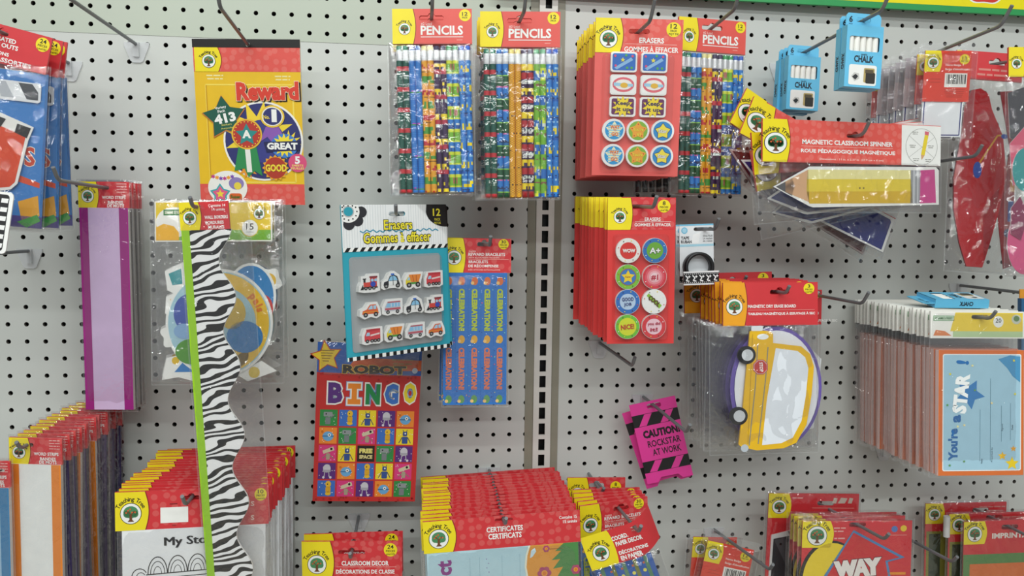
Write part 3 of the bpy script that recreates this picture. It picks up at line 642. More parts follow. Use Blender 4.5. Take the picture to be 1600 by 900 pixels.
def vehicle_card():
    pk = Pack('eraser_card', 'front teal card of twelve vehicle erasers with striped edge', 'erasers', [(531, 319.6), (695.7, 320), (702, 541.8), (543.4, 565.6)], 7.0, 165, 234, (84, 14), 'teal vehicle eraser cards', yaw0=14)
    b = pk.mb(); T = .0011
    b.solid([(0, 0), (165, 0), (165, 234), (0, 234)], -T, T, '#2fa0b4', holes=[slot(84, 14, 26, 7.5)]); y = -T - EPS
    h = slot(84, 14, 26, 7.5); b.shape([(0, 0), (165, 0), (165, 64), (0, 64)], y, '#eceeee', holes=[h]); 
    for q in range(41): b.rect(2 + q * 4, 0 if not 66 < 2 + q * 4 < 101 else 19, 2.7 + q * 4, 64, y - EPS, '#d3d8da')
    y -= 2 * EPS
    def haz(v0, v1, sl):
        b.rect(0, v0, 165, v1, y, 'white')
        for q in range(15): b.poly([(q * 11.2 + 2, v1), (q * 11.2 + 7.5, v1), (min(165, q * 11.2 + 7.5 + sl), v0), (min(165, q * 11.2 + 2 + sl), v0)], y - EPS, 'black')
    haz(64, 70, 4); haz(228, 234, 0)
    def cl(pts): return [(max(.2, p[0]), max(.2, p[1])) for p in pts]
    for q in range(3): b.poly(cl(circ(10 + 19 * math.cos(q * .75 + .05), 10 + 19 * math.sin(q * .75 + .05), 8.5, 16)), y, '#2f2f33')
    b.poly(cl(circ(10, 10, 16.5, 30)), y - EPS, 'white')
    for q in range(12): b.disc(max(1.6, 10 + 12.6 * math.cos(q * .524)), max(1.6, 10 + 12.6 * math.sin(q * .524)), 1.2, y - 2 * EPS, 'black', 8)
    b.disc(10, 10, 8.5, y - 2 * EPS, '#bdbdbd'); b.disc(10, 10, 6.8, y - 3 * EPS, '#2f9db0')
    b.shape([(165, 0), (165, 36)] + [(165 - 34 * math.sin(a), 10 + 26 * math.cos(a)) for a in [0.15 * i for i in range(1, 11)]] + [(132, 0)], y, '#1a1a1a'); b.text('12', 149, 12.5, 13, 12, y - EPS, '#f0e23a', .02); b.text('PACK', 150, 24, 10, 4, y - EPS, '#f0e23a', .01); b.text('PQT DE', 150, 30, 11, 4, y - EPS, '#f0e23a', .01)
    b.line([(26 + q * 5, 40 + (2.2 if q % 2 else -2.2) * (1 if q % 3 else .4)) for q in range(26)], 1.6, y, '#2f8fae')
    b.text('Erasers', 85, 31, 45, 15, y - EPS, '#f2e43a', .02, outline=('black', .045)); b.text('Gommes à effacer', 84, 50.5, 107, 16, y - EPS, '#f2e43a', .02, outline=('black', .05))
    b.shape(rrect(8, 78, 152, 222, 5), y, '#a2a6a8')
    pk.add('backing_card', b); blister(pk, 8, 78, 152, 222, .0105, 3)
    rows = [['train', 'police', 'dump', 'fire'], ['car', 'bus', 'police', 'train'], ['fire', 'dump', 'bus', 'car']]
    for j, rw in enumerate(rows):
        for i, kind in enumerate(rw):
            u, v = 33 + i * 34 + (0 if j < 2 else 1), 118.5 + j * 40 + (0, -1, 0, 1)[i]
            e = pk.mb(); e.solid([(u + a * 1.05, v + c * 1.05) for a, c in OUT[kind]], -.0085, -.0014, '#f0f0ee', '#d9d9d6'); vehicle(e, kind, u, v, -.0085 - EPS)
            pk.add('eraser', e, label={'train': 'red steam train eraser', 'police': 'black and white police car eraser', 'dump': 'yellow and orange dump truck eraser', 'fire': 'red fire engine eraser', 'car': 'orange car eraser', 'bus': 'silver bus eraser'}[kind])
    return pk
p6 = vehicle_card()
stack(p6, 4, 3.6, '{} teal vehicle eraser card behind the front one', slope=.02, jit=(1.6, .4, 1.0), jx=.02, relax=.2)
hook(p6.loc, 7.9, 'hook holding the teal vehicle eraser cards', .02, tip=.12)

# ------------------------------------------------------------------ generic header card
def header(pk, W, H, hole, tabw, red, hw=34, T=.0016, logo_r=None, slotf=euro, hh=7.0, lg=True, tabc='yellow', tabh=None):
    b = pk.mb(); b.solid([(0, 0), (W, 0), (W, H), (0, H)], -T, T, red, holes=[slotf(hole[0], hole[1], hw, hh)]); y = -T - EPS
    th = tabh or H
    tab(b, 0, 0, tabw, th, y, tabc)
    if lg:
        r = logo_r or min(tabw * .33, th * .3); logo(b, tabw * .47, th * .56, r, y - 2 * EPS)
    return b, y
# ------------------------------------------------------------------ reward sticker pad
pk = Pack('sticker_pad', 'yellow Reward sticker pad with dark binding strip, on a long hook', 'sticker pad', [(302, 62), (466.7, 62.7), (479.3, 321.7), (314.5, 318)], 3.0, 165, 258, (85, 7.5))
b = pk.mb(); b.solid([(0, 0), (165, 0), (165, 258), (0, 258)], -.002, .002, '#e9bd22', '#efe6d0', holes=[circ(85, 7.5, 3.6, 14)]); y = -.002 - EPS
h = circ(85, 7.5, 3.6, 14)
b.rect(0, 12, 165, 49, y, 'salmondots'); tab(b, 2, 12, 41, 37, y - EPS, bulge=5); logo(b, 24, 33, 10.5, y - 4 * EPS)
b.line([(17, 69), (152, 69), (152, 222), (17, 222)], 2.2, y, '#f3d95a', True); b.rect(17, 70, 18.5, 222, y - EPS, '#c9951a')
for t, u, v, w in (('Stickers', 20, 55, 26), ('reward pad', 20, 60, 24), ('Autocollants', 125, 56, 24), ('de mérite', 125, 61, 22)): smudge(b, u + 12, v, w, 3.4, y, '#efe3a0', int(u + v))
b.rect(0, 225, 165, 258, y, 'salmondots')
cu, cv = 103, 157; y -= EPS
b.disc(cu, cv, 62.5, y, '#f0efe8', 48); b.disc(cu, cv, 59.5, y - EPS, '#30346f', 48); y -= 2 * EPS
b.star(cu - 6, cv - 8, 56, y, '#f0d23a', 12, .55, 10); b.disc(cu, cv, 34, y - EPS, '#3a3f86', 28); b.star(cu + 40, cv + 2, 20, y - EPS, '#f2d640', 11, .5); b.star(cu - 26, cv + 44, 16, y - EPS, '#e9962a', 9, .5)
b.star(44, 121, 36, y - 3 * EPS, '#c87838', 5, .55, -96); b.star(44, 120, 34, y - 4 * EPS, '#1f5a48', 5, .56, -96)
b.text('413', 45, 121, 34, 15, y - 5 * EPS, 'white', .05, 12); b.text('Variety', 39, 105, 18, 5, y - 5 * EPS, 'white', .02, 12); b.text('Pack', 40, 110, 12, 4.5, y - 5 * EPS, 'white', .02, 12); b.text('Stickers', 47, 131, 16, 3, y - 5 * EPS, '#d8d06a', .01, 8); b.text('Autocollants', 50, 136, 24, 2.6, y - 5 * EPS, '#d8d06a', .01, 8)
yy = y - 4 * EPS
b.shape([(64, 166), (92, 166), (100, 212), (88, 204), (78, 214), (72, 200), (56, 204)], yy, '#2f8a50'); b.shape([(74, 168), (82, 168), (84, 206), (76, 206)], yy - EPS, '#e8e8e0')
b.disc(78, 146, 24, yy - 2 * EPS, '#e6b83a', 30); b.disc(78, 146, 21.5, yy - 3 * EPS, '#b8382f', 30); b.star(78, 147, 18, yy - 4 * EPS, '#2f8a86', 5, .5); b.text('A', 78, 146, 14, 13, yy - 5 * EPS, '#f0efe6', .05)
for q in range(22): b.disc(78 + 19.5 * math.cos(q * .2856), 146 + 19.5 * math.sin(q * .2856), 1, yy - 4 * EPS, '#f2d640', 6)
b.shape([(108, 134), (128, 134), (140, 158), (128, 152), (118, 160), (110, 150), (98, 158)], yy, '#8a5ab0')
b.disc(119, 118, 19, yy - 2 * EPS, '#e9c23a', 30, 17.5); b.disc(119, 118, 16.4, yy - 3 * EPS, '#f4efdc', 30, 15); b.disc(119, 118, 14.6, yy - 4 * EPS, '#30346f', 30, 13.4); b.text('1', 122, 117, 8, 20, yy - 5 * EPS, 'white', .06); b.text('No.', 110, 119, 10, 6, yy - 5 * EPS, '#f2d640', .02)
b.disc(136, 164, 21, yy - 2 * EPS, '#3f7cc8', 30, 19); b.star(136, 163, 19, yy - 3 * EPS, '#f2dc3a', 13, .62); b.poly([(104, 158), (162, 156), (160, 171), (108, 174)], yy - 4 * EPS, '#23264f'); b.text('GREAT', 133, 164.5, 48, 11, yy - 5 * EPS, 'white', .05)
b.star(121, 199, 21, yy - 2 * EPS, '#e9a82a', 16, .82); b.disc(121, 199, 17, yy - 3 * EPS, '#b03a28', 26); b.text('GOOD', 122, 199, 34, 12, yy - 4 * EPS, '#f2d640', .05, outline=('#5a2a18', .03))
b.disc(156, 191, 14.5, yy - 4 * EPS, '#d8507a', 26); b.text('5', 156, 186.5, 8, 12, yy - 5 * EPS, 'white', .04); b.text('SHEETS', 156, 195, 18, 3.2, yy - 5 * EPS, '#f2e27a', .02); b.text('FEUILLES', 156, 199.5, 20, 3.2, yy - 5 * EPS, '#f2e27a', .02)
b.text('Reward', 113, 79, 97, 29, yy - EPS, '#d8402f', .05, 1, outline=('#f3d9b8', .025)); 
b.text('Reward', 115, 81, 99, 30, y, '#2a1712', .07, 1)
b.disc(44, 231, 31, yy, '#f0efe9', 34, 27); b.star(32, 241, 17, yy - EPS, '#2fa8b0', 5, .6); b.star(32, 241, 13, yy - 2 * EPS, '#e0608a', 5, .6); b.star(32, 241, 7, yy - 3 * EPS, '#f2d640'); b.disc(58, 224, 12, yy - EPS, '#8d7fb8', 20, 10); b.disc(60, 228, 6, yy - 2 * EPS, '#e8d24a', 14)
for q in range(6): b.star(22 + q * 6, 217 - abs(q - 2.5) * 1.5, 4, yy - EPS, ('#c03a8a', '#f0a030', '#7a4ab0')[q % 3], 6, .5)
b.shape(rrect(46, 240, 66, 252, 4), yy - 2 * EPS, '#d8622a'); b.text('Super', 56, 246, 16, 7, yy - 3 * EPS, '#2f6a2a', .04)
pk.add('printed_cover', b)
b = pk.mb(); b.solid([(-.6, -.6), (165.6, -.6), (165.6, 12), (-.6, 12)], -.0026, -.0021, '#1d1a19', holes=[circ(85, 7.5, 3.6, 14)]); pk.add('binding_strip', b, label='dark binding strip')
hook(pk.loc, 8.8, 'long hook holding the yellow Reward sticker pad', .06, tip=.9)
hook(unproject(214, 70, 0), 9.6, 'empty hook with clear shield between the sticker pad and the cut-out packs', .02, tip=.8)

# ------------------------------------------------------------------ word strip packs
def word_strips(quad, d, W, H, Hfull, label, c1, c2, group, hole, hw, hd=.115):
    pk = Pack('word_strip_pack', label, 'word strips', quad, d, W, H, hole, group)
    hh = W * .5
    b, y = header(pk, W, hh, hole, W * .4, 'reddots', hw, hh=6.5, logo_r=W * .125, slotf=slot)
    b.text('WORD STRIPS', W * .70, hh * .60, W * .47, 5, y, 'white', .03); b.text('BANDES', W * .73, hh * .79, W * .30, 5, y, 'white', .03); b.text('DE MOTS', W * .73, hh * .92, W * .33, 5, y, 'white', .03)
    for q in range(4): smudge(b, W * .86, hh * (.08 + .105 * q), W * .2, 2.0, y, '#eebab2', q)
    pk.add('header_card', b)
    b = pk.mb(); T = hd * I
    b.box(1.5, hh, W - 1.5, Hfull - 3, -T, T, c2, '#cfc8c4'); b.rect(1.5, hh, W * .19, Hfull - 3, -T - EPS, c1); b.rect(W * .80, hh, W - 1.5, Hfull - 3, -T - EPS, c1)
    pk.add('word_strips', b)
    bag(pk, -2, -4, W + 3, Hfull, -T - .0016, T + .001, seed=W, amp=.0006, freq=.5, nx=8, ny=40)
    return pk
wA = word_strips([(122.3, 284), (202, 284), (211.7, 642.7), (135, 641.7)], 3.4, 79.7, 358, 358, 'purple and lavender word strip pack hanging above the orange ones', 'purple', '#d3b9dc', 'upper word strip packs', (41, 9), 16)
stA = stack(wA, 3, 1.6, '{} pack of word strips behind the purple front one', jx=.03, jit=(1, .4, .6))
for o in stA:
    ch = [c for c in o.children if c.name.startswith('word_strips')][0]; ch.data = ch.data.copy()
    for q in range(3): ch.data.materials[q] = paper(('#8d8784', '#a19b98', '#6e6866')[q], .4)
hook(wA.loc, 8.6, 'long hook holding the purple word strip packs', .02, tip=.35)
wB = word_strips([(16, 681), (96.5, 687), (102.7, 900), (20, 900)], 8.3, 80, 217, 345, 'front orange and white word strip pack at the lower edge', '#e8862a', '#eef0ee', 'lower word strip packs', (27, 11), 20)
st = stack(wB, 11, 1.0, '{} word strip pack from the front in the orange stack', jx=.12, jit=(2, .5, 1.0))
hook(wB.loc, 8.7, 'hook holding the stack of orange word strip packs', .0, tip=.15)
# other colours further back in the same stack: their own strips
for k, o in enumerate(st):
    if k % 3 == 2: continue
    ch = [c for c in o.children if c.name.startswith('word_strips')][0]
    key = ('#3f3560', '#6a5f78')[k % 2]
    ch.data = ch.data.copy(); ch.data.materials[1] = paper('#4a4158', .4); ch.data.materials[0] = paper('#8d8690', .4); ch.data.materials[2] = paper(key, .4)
wC = word_strips([(-64, 719), (16, 721), (21, 905), (-58, 905)], 8.6, 80, 184, 345, 'blue word strip pack cut off beside the orange stack', '#3f7fae', '#9dc0da', None, (62, 14), 20)
hook(wC.loc, 9.2, 'hook holding the blue word strip pack', .0, tip=.2)

# ------------------------------------------------------------------ wall decor pack and zebra border on one hook
pk = Pack('wall_decor_pack', 'clear bag of round wall cut-outs with yellow header, behind the zebra border', 'wall decor', [(236, 314), (440, 313), (442, 598), (239, 601)], 4.5, 206, 287, (104, 10), 'wall decor packs')
decor = pk
b = pk.mb(); b.solid([(6, 1), (191, 1), (191, 64), (6, 64)], -.001, .001, '#f4f2ea', holes=[slot(104, 10, 30, 7)]); y = -.001 - EPS; h = slot(104, 10, 30, 7)
b.shape([(8, 3), (189, 3), (189, 46), (8, 46)], y, '#f0cf2a', holes=[h]); b.rect(8, 46, 189, 62, y, '#7ab83a'); b.disc(36, 34, 28, y - EPS, '#f6f4ee', 28, 24); b.rect(20, 14, 52, 23, y - 2 * EPS, '#3f8a4a'); b.text('SESAME STREET', 36, 18.5, 28, 5, y - 3 * EPS, '#f4f2da', .03)
b.shape([(8, 42), (20, 36), (36, 40), (44, 50), (44, 62), (8, 62)], y - 2 * EPS, '#f2b62a')
b.disc(156, 43, 14, y - EPS, '#e3c83a'); b.disc(156, 43, 12.6, y - 2 * EPS, '#f6f5f0'); b.text('15', 156, 41, 12, 10, y - 3 * EPS, '#3a3a3a', .01); b.rect(150, 49, 162, 49.8, y - 3 * EPS, '#9a9a9a'); logo(b, 171, 21, 9, y - 2 * EPS)
pk.add('header_card', b)
def cut(outline, draws, y, name='paper_cutout', w=.0008):
    c = pk.mb(); c.solid(outline, y, y + w, '#f2f2ee'); draws(c, y - EPS); pk.add(name, c)
def blob(u, v, r, k, amp, n=36, ph=0): return [(u + r * (1 + amp * math.sin(k * 2 * math.pi * i / n + ph)) * math.cos(2 * math.pi * i / n), v + r * (1 + amp * math.sin(k * 2 * math.pi * i / n + ph)) * math.sin(2 * math.pi * i / n)) for i in range(n)]
def d1(c, y):
    cu, cv = 106, 192
    c.disc(cu, cv, 81, y, '#a9cfdd', 48)
    c.shape([(cu + 79 * math.cos(a), cv + 79 * math.sin(a)) for a in [-1.9 + .13 * i for i in range(25)]] + [(cu + 58 * math.cos(a), cv + 58 * math.sin(a)) for a in [1.22 - .13 * i for i in range(25)]], y - EPS, '#f0c22e')
    c.arctext('pals', cu, cv, 63, 42, 14, 12, y - 2 * EPS, '#e07a28', .05)
    c.disc(124, 242, 28, y - EPS, '#e0b838', 24, 22); c.disc(146, 214, 29, y - 2 * EPS, '#2f7fc0', 26, 25); c.disc(58, 176, 24, y - 2 * EPS, '#4a5fae', 24, 30); c.disc(62, 236, 26, y - 2 * EPS, '#5a9a3c', 22, 20); c.disc(126, 176, 22, y - 2 * EPS, '#dcb83e', 20, 26); c.disc(50, 204, 16, y - 3 * EPS, '#8fb4dc', 18, 12)
cut(circ(156, 150, 40, 30, 52), lambda c, y: (c.disc(156, 150, 36, y, '#2f84c4', 30, 48), c.disc(176, 170, 15, y - EPS, '#cc3a34', 20, 22)), .0009)
cut(blob(184, 126, 20, 5, .12), lambda c, y: c.disc(184, 126, 12, y, '#e6b83a', 20), .0016)
cut(circ(106, 192, 85, 52), d1, -.0007)
cut([(20, 110), (50, 96), (56, 128), (36, 146), (24, 140)], lambda c, y: c.shape([(26, 114), (46, 106), (48, 130), (32, 132)], y, '#3f9aa0'), .0006)
cut([(22, 150), (52, 136), (58, 168), (34, 186), (20, 176)], lambda c, y: c.shape([(28, 154), (48, 148), (50, 166), (34, 174)], y, '#ecc04a'), .0002)
cut(blob(36, 210, 22, 6, .14), lambda c, y: (c.disc(34, 206, 9, y, '#c83a44', 16), c.disc(44, 220, 6, y, '#e6b83a', 12)), .0005)
cut([(14, 280), (22, 246), (60, 236), (86, 262), (70, 284), (40, 276)], lambda c, y: (c.shape([(34, 268), (48, 252), (66, 268)], y, '#3a80c4'), c.disc(36, 250, 6, y, '#e9c02e', 10)), -.0002)
cut([(172, 252), (196, 268), (150, 284), (130, 272)], lambda c, y: c.disc(160, 270, 9, y, '#e6c84a', 14), .0004)
bag(pk, -1, -2, 207, 287, -.0045, .004, 11, .0026, 1.0)
stack(pk, 2, 3.4, '{} wall decor pack behind the clear bag of round cut-outs', jx=.12, jit=(2, .5, 1.6))

pk = Pack('border_pack', 'long zebra striped wall border with green edge in a clear sleeve', 'wall border', [(280.5, 315.7), (356, 315), (398, 898), (323, 900)], 8.8, 75.5, 584, (27, 7))
b, y = header(pk, 75.5, 42, (27, 7), 33, 'red', 12, hh=6.5, logo_r=10.5, slotf=slot)
b.text('Contains 14', 58, 6, 26, 4, y, 'white', .01); b.text('14 unités', 60, 12, 20, 4, y, 'white', .01); b.text('WALL BORDERS', 56, 23.5, 36, 5.2, y, 'white', .03); b.text('BORDURES', 53, 31.5, 28, 5, y, 'white', .03); b.text('MURALES', 55, 38.5, 25, 5, y, 'white', .03)
pk.add('header_card', b)
LB = 640
def wav(v): return 66.5 + 11.5 * math.cos((v - 42) / 107.0 * 2 * math.pi + .25) + (v - 42) * -.006
edge = [(wav(42 + (LB - 42) * i / 90), 42 + (LB - 42) * i / 90) for i in range(91)]
b = pk.mb()
b.solid([(12, 42)] + edge + [(12, LB)], -.0014, .0014, 'zebra', '#e8e8e4'); o = pk.add('border_strip', b, label='wavy zebra striped strip')
b = pk.mb(); b.box(1, 41, 13.2, LB, -.0019, .0012, '#9ccf1e'); b.build('edge_strip', o, 'plain lime green edge')
bag(pk, -2, -3, 106, LB + 6, -.0028, .0024, 12, .0010, .8)
hook(pk.loc, 9.3, 'hook holding the zebra border and the wall decor packs', 0, tip=.15)

# ------------------------------------------------------------------ story book packs
pk = Pack('story_sheet_pack', 'front My Story paper pack with red header, behind the zebra border', 'story paper', [(180, 768.3), (420, 760), (420, 816.7), (180.7, 830)], 8.2, 240, 59, (117, 13), 'story paper packs in one stack')
b, y = header(pk, 240, 59, (117, 13), 51, 'reddots', 26, logo_r=16.5)
b.rect(69, 26, 112, 50, y, 'white'); smudge(b, 90, 21, 13, 3.0, y, '#8a2226', 1); smudge(b, 90, 54, 6, 2.4, y, '#9a2a2c', 2)
for v in (26, 48): b.text('S', 214, v, 6, 8, y, '#f0c8c0', .03)
badge(b, 227, 12, 10, y, ['10', 'PIECES', 'UNITÉS']); pk.add('header_card', b)
b = pk.mb(); b.box(10, 59, 235, 330, -.0016, .0016, '#eef0f2', '#d8dade'); y = -.0016 - EPS
[b.text('My Story', 118 + k, 80, 86, 17, y - EPS * q, '#17181c', .0, 1) for q, k in enumerate((-.9, -.3, .3, .9))]
K = '#1c1e22'
for q in range(5):
    u = 64 + 31 * q; vq = 128 - q * .7
    b.arc(u, vq, 15, 180, 360, 1.5, y, K, ry=26); b.arc(u, vq, 11, 180, 360, 1.1, y, K, ry=19); b.arc(u, vq, 6, 180, 360, .9, y, K, ry=11)
b.line([(46, 129), (206, 124)], 1.6, y, K); b.line([(44, 136), (206, 131)], 1.3, y, K); b.arc(36, 132, 12, 100, 330, 1.4, y, K, ry=13); b.arc(38, 133, 7, 100, 330, 1.1, y, K, ry=8); b.line([(46, 136), (50, 190), (200, 188), (205, 131)], 1.5, y, K)
for q in range(4): b.arc(70 + q * 34, 190, 12, 0, 360, 1.4, y, K); b.rect(60 + q * 34, 148, 82 + q * 34, 148.9, y, K)
pk.add('story_sheets', b); bag(pk, 3, 54, 239, 336, -.003, .003, 13, .0009, .7)
stack(pk, 17, 1.0, '{} story paper pack from the front of its red-topped stack', slope=.0, jx=.25, jit=(.8, .3, .9))
hook(pk.loc, 9.0, 'hook holding the story paper packs', .0, tip=.4)

# ------------------------------------------------------------------ robot bingo pad
pk = Pack('bingo_pad', 'red robot bingo card pack below the teal vehicle erasers', 'bingo game', [(497, 537), (661, 535), (647, 784), (488.7, 780)], 2.6, 164, 246, (82, 8))
b = pk.mb(); b.solid([(0, 0), (164, 0), (164, 246), (0, 246)], -.003, .003, '#c42f2c', '#b8a89a', holes=[slot(82, 8, 24, 7)]); y = -.003 - EPS; h = slot(82, 8, 24, 7)
b.shape([(0, 0), (164, 0), (164, 48), (0, 46)], y, '#2f5fae', holes=[h]); b.poly([(60, 22), (164, 24), (164, 40), (44, 44)], y - EPS, '#d8602c'); b.star(14, 22, 26, y - 2 * EPS, '#c2382c', 5, .5, -100); b.star(14, 22, 23, y - 3 * EPS, '#e9c832', 5, .5, -100)
for q in range(5): b.rect(4 + q, 12 + q * 4, 26 - q * 2, 13.2 + q * 4, y - 4 * EPS, '#8a6a2a')
b.text('ROBOT', 90, 40, 100, 13.5, y - 4 * EPS, '#2a2118', .05, 0, outline=('#e0bc4a', .04)); smudge(b, 134, 24, 34, 3, y - 2 * EPS, '#b09050', 1); smudge(b, 134, 30, 30, 3, y - 2 * EPS, '#b09050', 2); b.disc(154, 40, 4.5, y - 2 * EPS, '#c9d4e4', 14)
for i, (ch, c, w) in enumerate((('B', '#5a2f7c', 27), ('I', '#ec8a2a', 22), ('N', '#1f8a4a', 27), ('G', '#3f74c4', 26), ('O', '#efd92e', 24))):
    uu, vq = 30 + i * 29.5, 77 + (0, 1, 1, 0, -2)[i]
    if ch == 'I':
        I8 = lambda g: [(uu - 10 - g, vq - 16 - g), (uu + 10 + g, vq - 16 - g), (uu + 10 + g, vq - 8 + g), (uu + 4 + g, vq - 8 + g), (uu + 4 + g, vq + 8 - g), (uu + 10 + g, vq + 8 - g), (uu + 10 + g, vq + 16 + g), (uu - 10 - g, vq + 16 + g), (uu - 10 - g, vq + 8 - g), (uu - 4 - g, vq + 8 - g), (uu - 4 - g, vq - 8 + g), (uu - 10 - g, vq - 8 + g)]
        b.shape(I8(3.2), y, '#7fa8d8'); b.shape(I8(2.2), y - EPS, '#f2efe6'); b.shape(I8(0), y - 3 * EPS, c)
    else: b.text(ch, uu, vq, w - 4, 32, y - EPS, '#7fa8d8', .12, outline=('#7fa8d8', .0)); b.text(ch, uu, vq, w - 4, 32, y - 2 * EPS, c, .05, outline=('#f2efe6', .06))
BG = {'g': '#2f8a44', 'b': '#3a6ec0', 'y': '#ecd22a', 'p': '#5a2a78', 'o': '#ec8a2e', 'k': '#d83a7c'}
grid = ['gbypo', 'ogkby', 'kyfgp', 'pobyk', 'bkpog']
for j in range(5):
    for i in range(5):
        u0, v0 = 7 + i * 30.4, 103 + j * 27.6; k = grid[j][i]; cu, cv = u0 + 13.8, v0 + 12.6
        if k == 'f': b.rect(u0, v0, u0 + 27.6, v0 + 25.2, y, '#1f1a14'); b.text('FREE', cu, cv - 4.5, 21, 7.5, y - EPS, '#e8dc7a', .06); b.text('SPACE', cu, cv + 5, 21, 6, y - EPS, '#d8cc8a', .06); continue
        b.rect(u0, v0, u0 + 27.6, v0 + 25.2, y, BG[k]); z = y - EPS; rs = random.Random(i * 7 + j)
        for q in range(9): b.rect(u0 + rs.uniform(1, 25), v0 + rs.uniform(1, 22), 0, 0, z, 'white') if False else b.disc(u0 + rs.uniform(2, 26), v0 + rs.uniform(2, 23), .7, z, '#f2efe2', 5)
        z -= EPS
        if k == 'g': b.shape(rrect(cu - 8, cv - 9, cu + 6, cv - 2, 1.5), z, '#8d9494'); b.shape(rrect(cu - 5, cv - 1, cu + 3, cv + 10, 1), z, '#787f80'); b.line([(cu + 4, cv), (cu + 10, cv - 6)], 1.5, z, '#6a7070'); b.disc(cu - 4, cv - 6, 1.2, z - EPS, 'black', 8)
        elif k == 'b': b.disc(cu + 3, cv - 7, 4.5, z, '#e6b82e', 14, 5); b.shape(rrect(cu - 1, cv - 3, cu + 7, cv + 6, 2), z, '#d9a526'); b.disc(cu + 3, cv + 8, 4.5, z, '#e6b82e', 12, 3); b.disc(cu + 2, cv - 7, 1, z - EPS, 'black', 6)
        elif k == 'y': b.shape(rrect(cu - 3, cv - 8, cu + 4, cv - 1, 1.5), z, '#2f4a8a'); b.shape(rrect(cu - 4, cv, cu + 5, cv + 11, 1.5), z, '#33508f'); b.line([(cu - 4, cv + 1), (cu - 9, cv + 10)], 1.1, z, '#223566'); b.line([(cu + 5, cv + 1), (cu + 10, cv + 10)], 1.1, z, '#223566'); b.disc(cu + 1, cv - 5, 1.3, z - EPS, 'white', 8); b.line([(cu - 2, cv - 8), (cu - 3, cv - 11)], .8, z, '#223566'); b.line([(cu + 3, cv - 8), (cu + 4, cv - 11)], .8, z, '#223566')
        elif k == 'p': b.disc(cu, cv - 4, 6, z, '#c8c6cc', 16, 6.5); b.rect(cu - 6, cv - 2, cu + 6, cv + 1.5, z - EPS, '#a8a6ae'); b.line([(cu - 3, cv + 1), (cu - 4, cv + 9)], 1.3, z, '#b8b6be'); b.line([(cu + 3, cv + 1), (cu + 4, cv + 9)], 1.3, z, '#b8b6be'); b.disc(cu - 5, cv + 10, 2, z, '#d8d6dc', 8); b.disc(cu + 6, cv + 10, 2, z, '#d8d6dc', 8)
        elif k == 'o': b.disc(cu, cv + 1, 8.5, z, '#6aa8d4', 18, 7.5); b.rect(cu - 9, cv, cu + 9, cv + 1.6, z - EPS, '#3f6f9a'); b.disc(cu + 2, cv - 1, 2.6, z - 2 * EPS, 'white', 10); b.disc(cu + 2, cv - 1, 1.2, z - 3 * EPS, 'black', 6); b.disc(cu - 9, cv - 6, 2, z, '#c86a1a', 8)
        else: b.poly([(cu - 8, cv - 4), (cu + 9, cv - 11), (cu + 11, cv - 5), (cu - 6, cv + 1)], z, '#cfc4a4'); b.disc(cu + 6, cv - 7, 2, z - EPS, 'black', 8); b.shape(rrect(cu - 2, cv, cu + 4, cv + 10, 1.5), z, '#a89c84'); b.line([(cu - 2, cv + 3), (cu - 8, cv + 8)], 1.2, z, '#8a806c'); b.line([(cu + 4, cv + 3), (cu + 10, cv + 8)], 1.2, z, '#8a806c')
for q in range(26): b.disc(rnd.uniform(3, 160), rnd.choice((rnd.uniform(50, 58), rnd.uniform(240, 244))), 1.8, y, '#a82624', 8)
pk.add('bingo_cards', b); bag(pk, -1, -3, 165, 52, -.0046, .0036, 14, .0016, 1.0)
hook(pk.loc, 3.6, 'short hook holding the robot bingo pack', .0, tip=.1, plate=False)

# ------------------------------------------------------------------ reward bracelet packs
def bracelets(quad, d, W, H, hh, label, group, hole, seed):
    pk = Pack('bracelet_pack', label, 'bracelets', quad, d, W, H, hole, group); H = 260
    b, y = header(pk, W, hh, hole, 33, 'reddots', 24, logo_r=11.5)
    b.text('PAPER', 44, 20, 11, 2.4, y, '#f6d0c8', .01); b.text('REWARD BRACELETS', 66, 24.5, 57, 5, y, 'white', .02); b.text('WITH SELF-ADHESIVE FASTENERS', 62, 29.5, 48, 2.2, y, '#f6d0c8', .01); b.rect(37, 32, 100, 32.5, y, '#f3b8b0'); b.text('BRACELETS', 53, 36, 30, 4.4, y, 'white', .02); b.text('DE RÉCOMPENSE', 61, 42, 47, 5, y, 'white', .02); b.text('AVEC ATTACHES AUTOCOLLANTES', 62, 48.5, 50, 2.2, y, '#f6d0c8', .01)
    badge(b, 92, 8.5, 8, y, ['30', 'PIECES', 'UNITÉS']); pk.add('header_card', b)
    b = pk.mb(); b.box(-1, hh, 98, H, -.0016, .0016, '#2f74c2', '#2a5fa0'); y = -.0016 - EPS; rs = random.Random(seed)
    for i in range(5):
        u = 8 + i * 19.8
        for v, c in ((66, '#d8713a'), (157, '#e0a83a'), (251, '#5f9a5a')): b.disc(u, v, 5, y, c, 14, 6.5); b.disc(u - 3.4, v + 3, 2.8, y - EPS, '#e9c27a', 8)
        b.text('CELEBRATION!', u, 111, 66, 9.5, y, '#b9c83a', .06, -90, outline=('#2f6a9a', .02)); b.text('CELEBRATION!', u, 203, 66, 9.5, y, '#dc7a5a', .06, -90, outline=('#2f5fae', .02))
        if i: b.rect(u - 10, hh, u - 9.7, H, y, '#255fa8')
        for q in range(12): b.disc(u + rs.choice((-7.5, 7.5)) + rs.uniform(-1, 1), rs.uniform(60, 258), rs.uniform(.5, 1.2), y - 2 * EPS, rs.choice(('#e8e060', '#e05a7a', '#7ad0c0', '#1f3f8a')), 6)
    pk.add('bracelet_sheets', b); bag(pk, -2, hh - 4, 101, H + 3, -.0026, .003, seed, .0007, .7)
    return pk
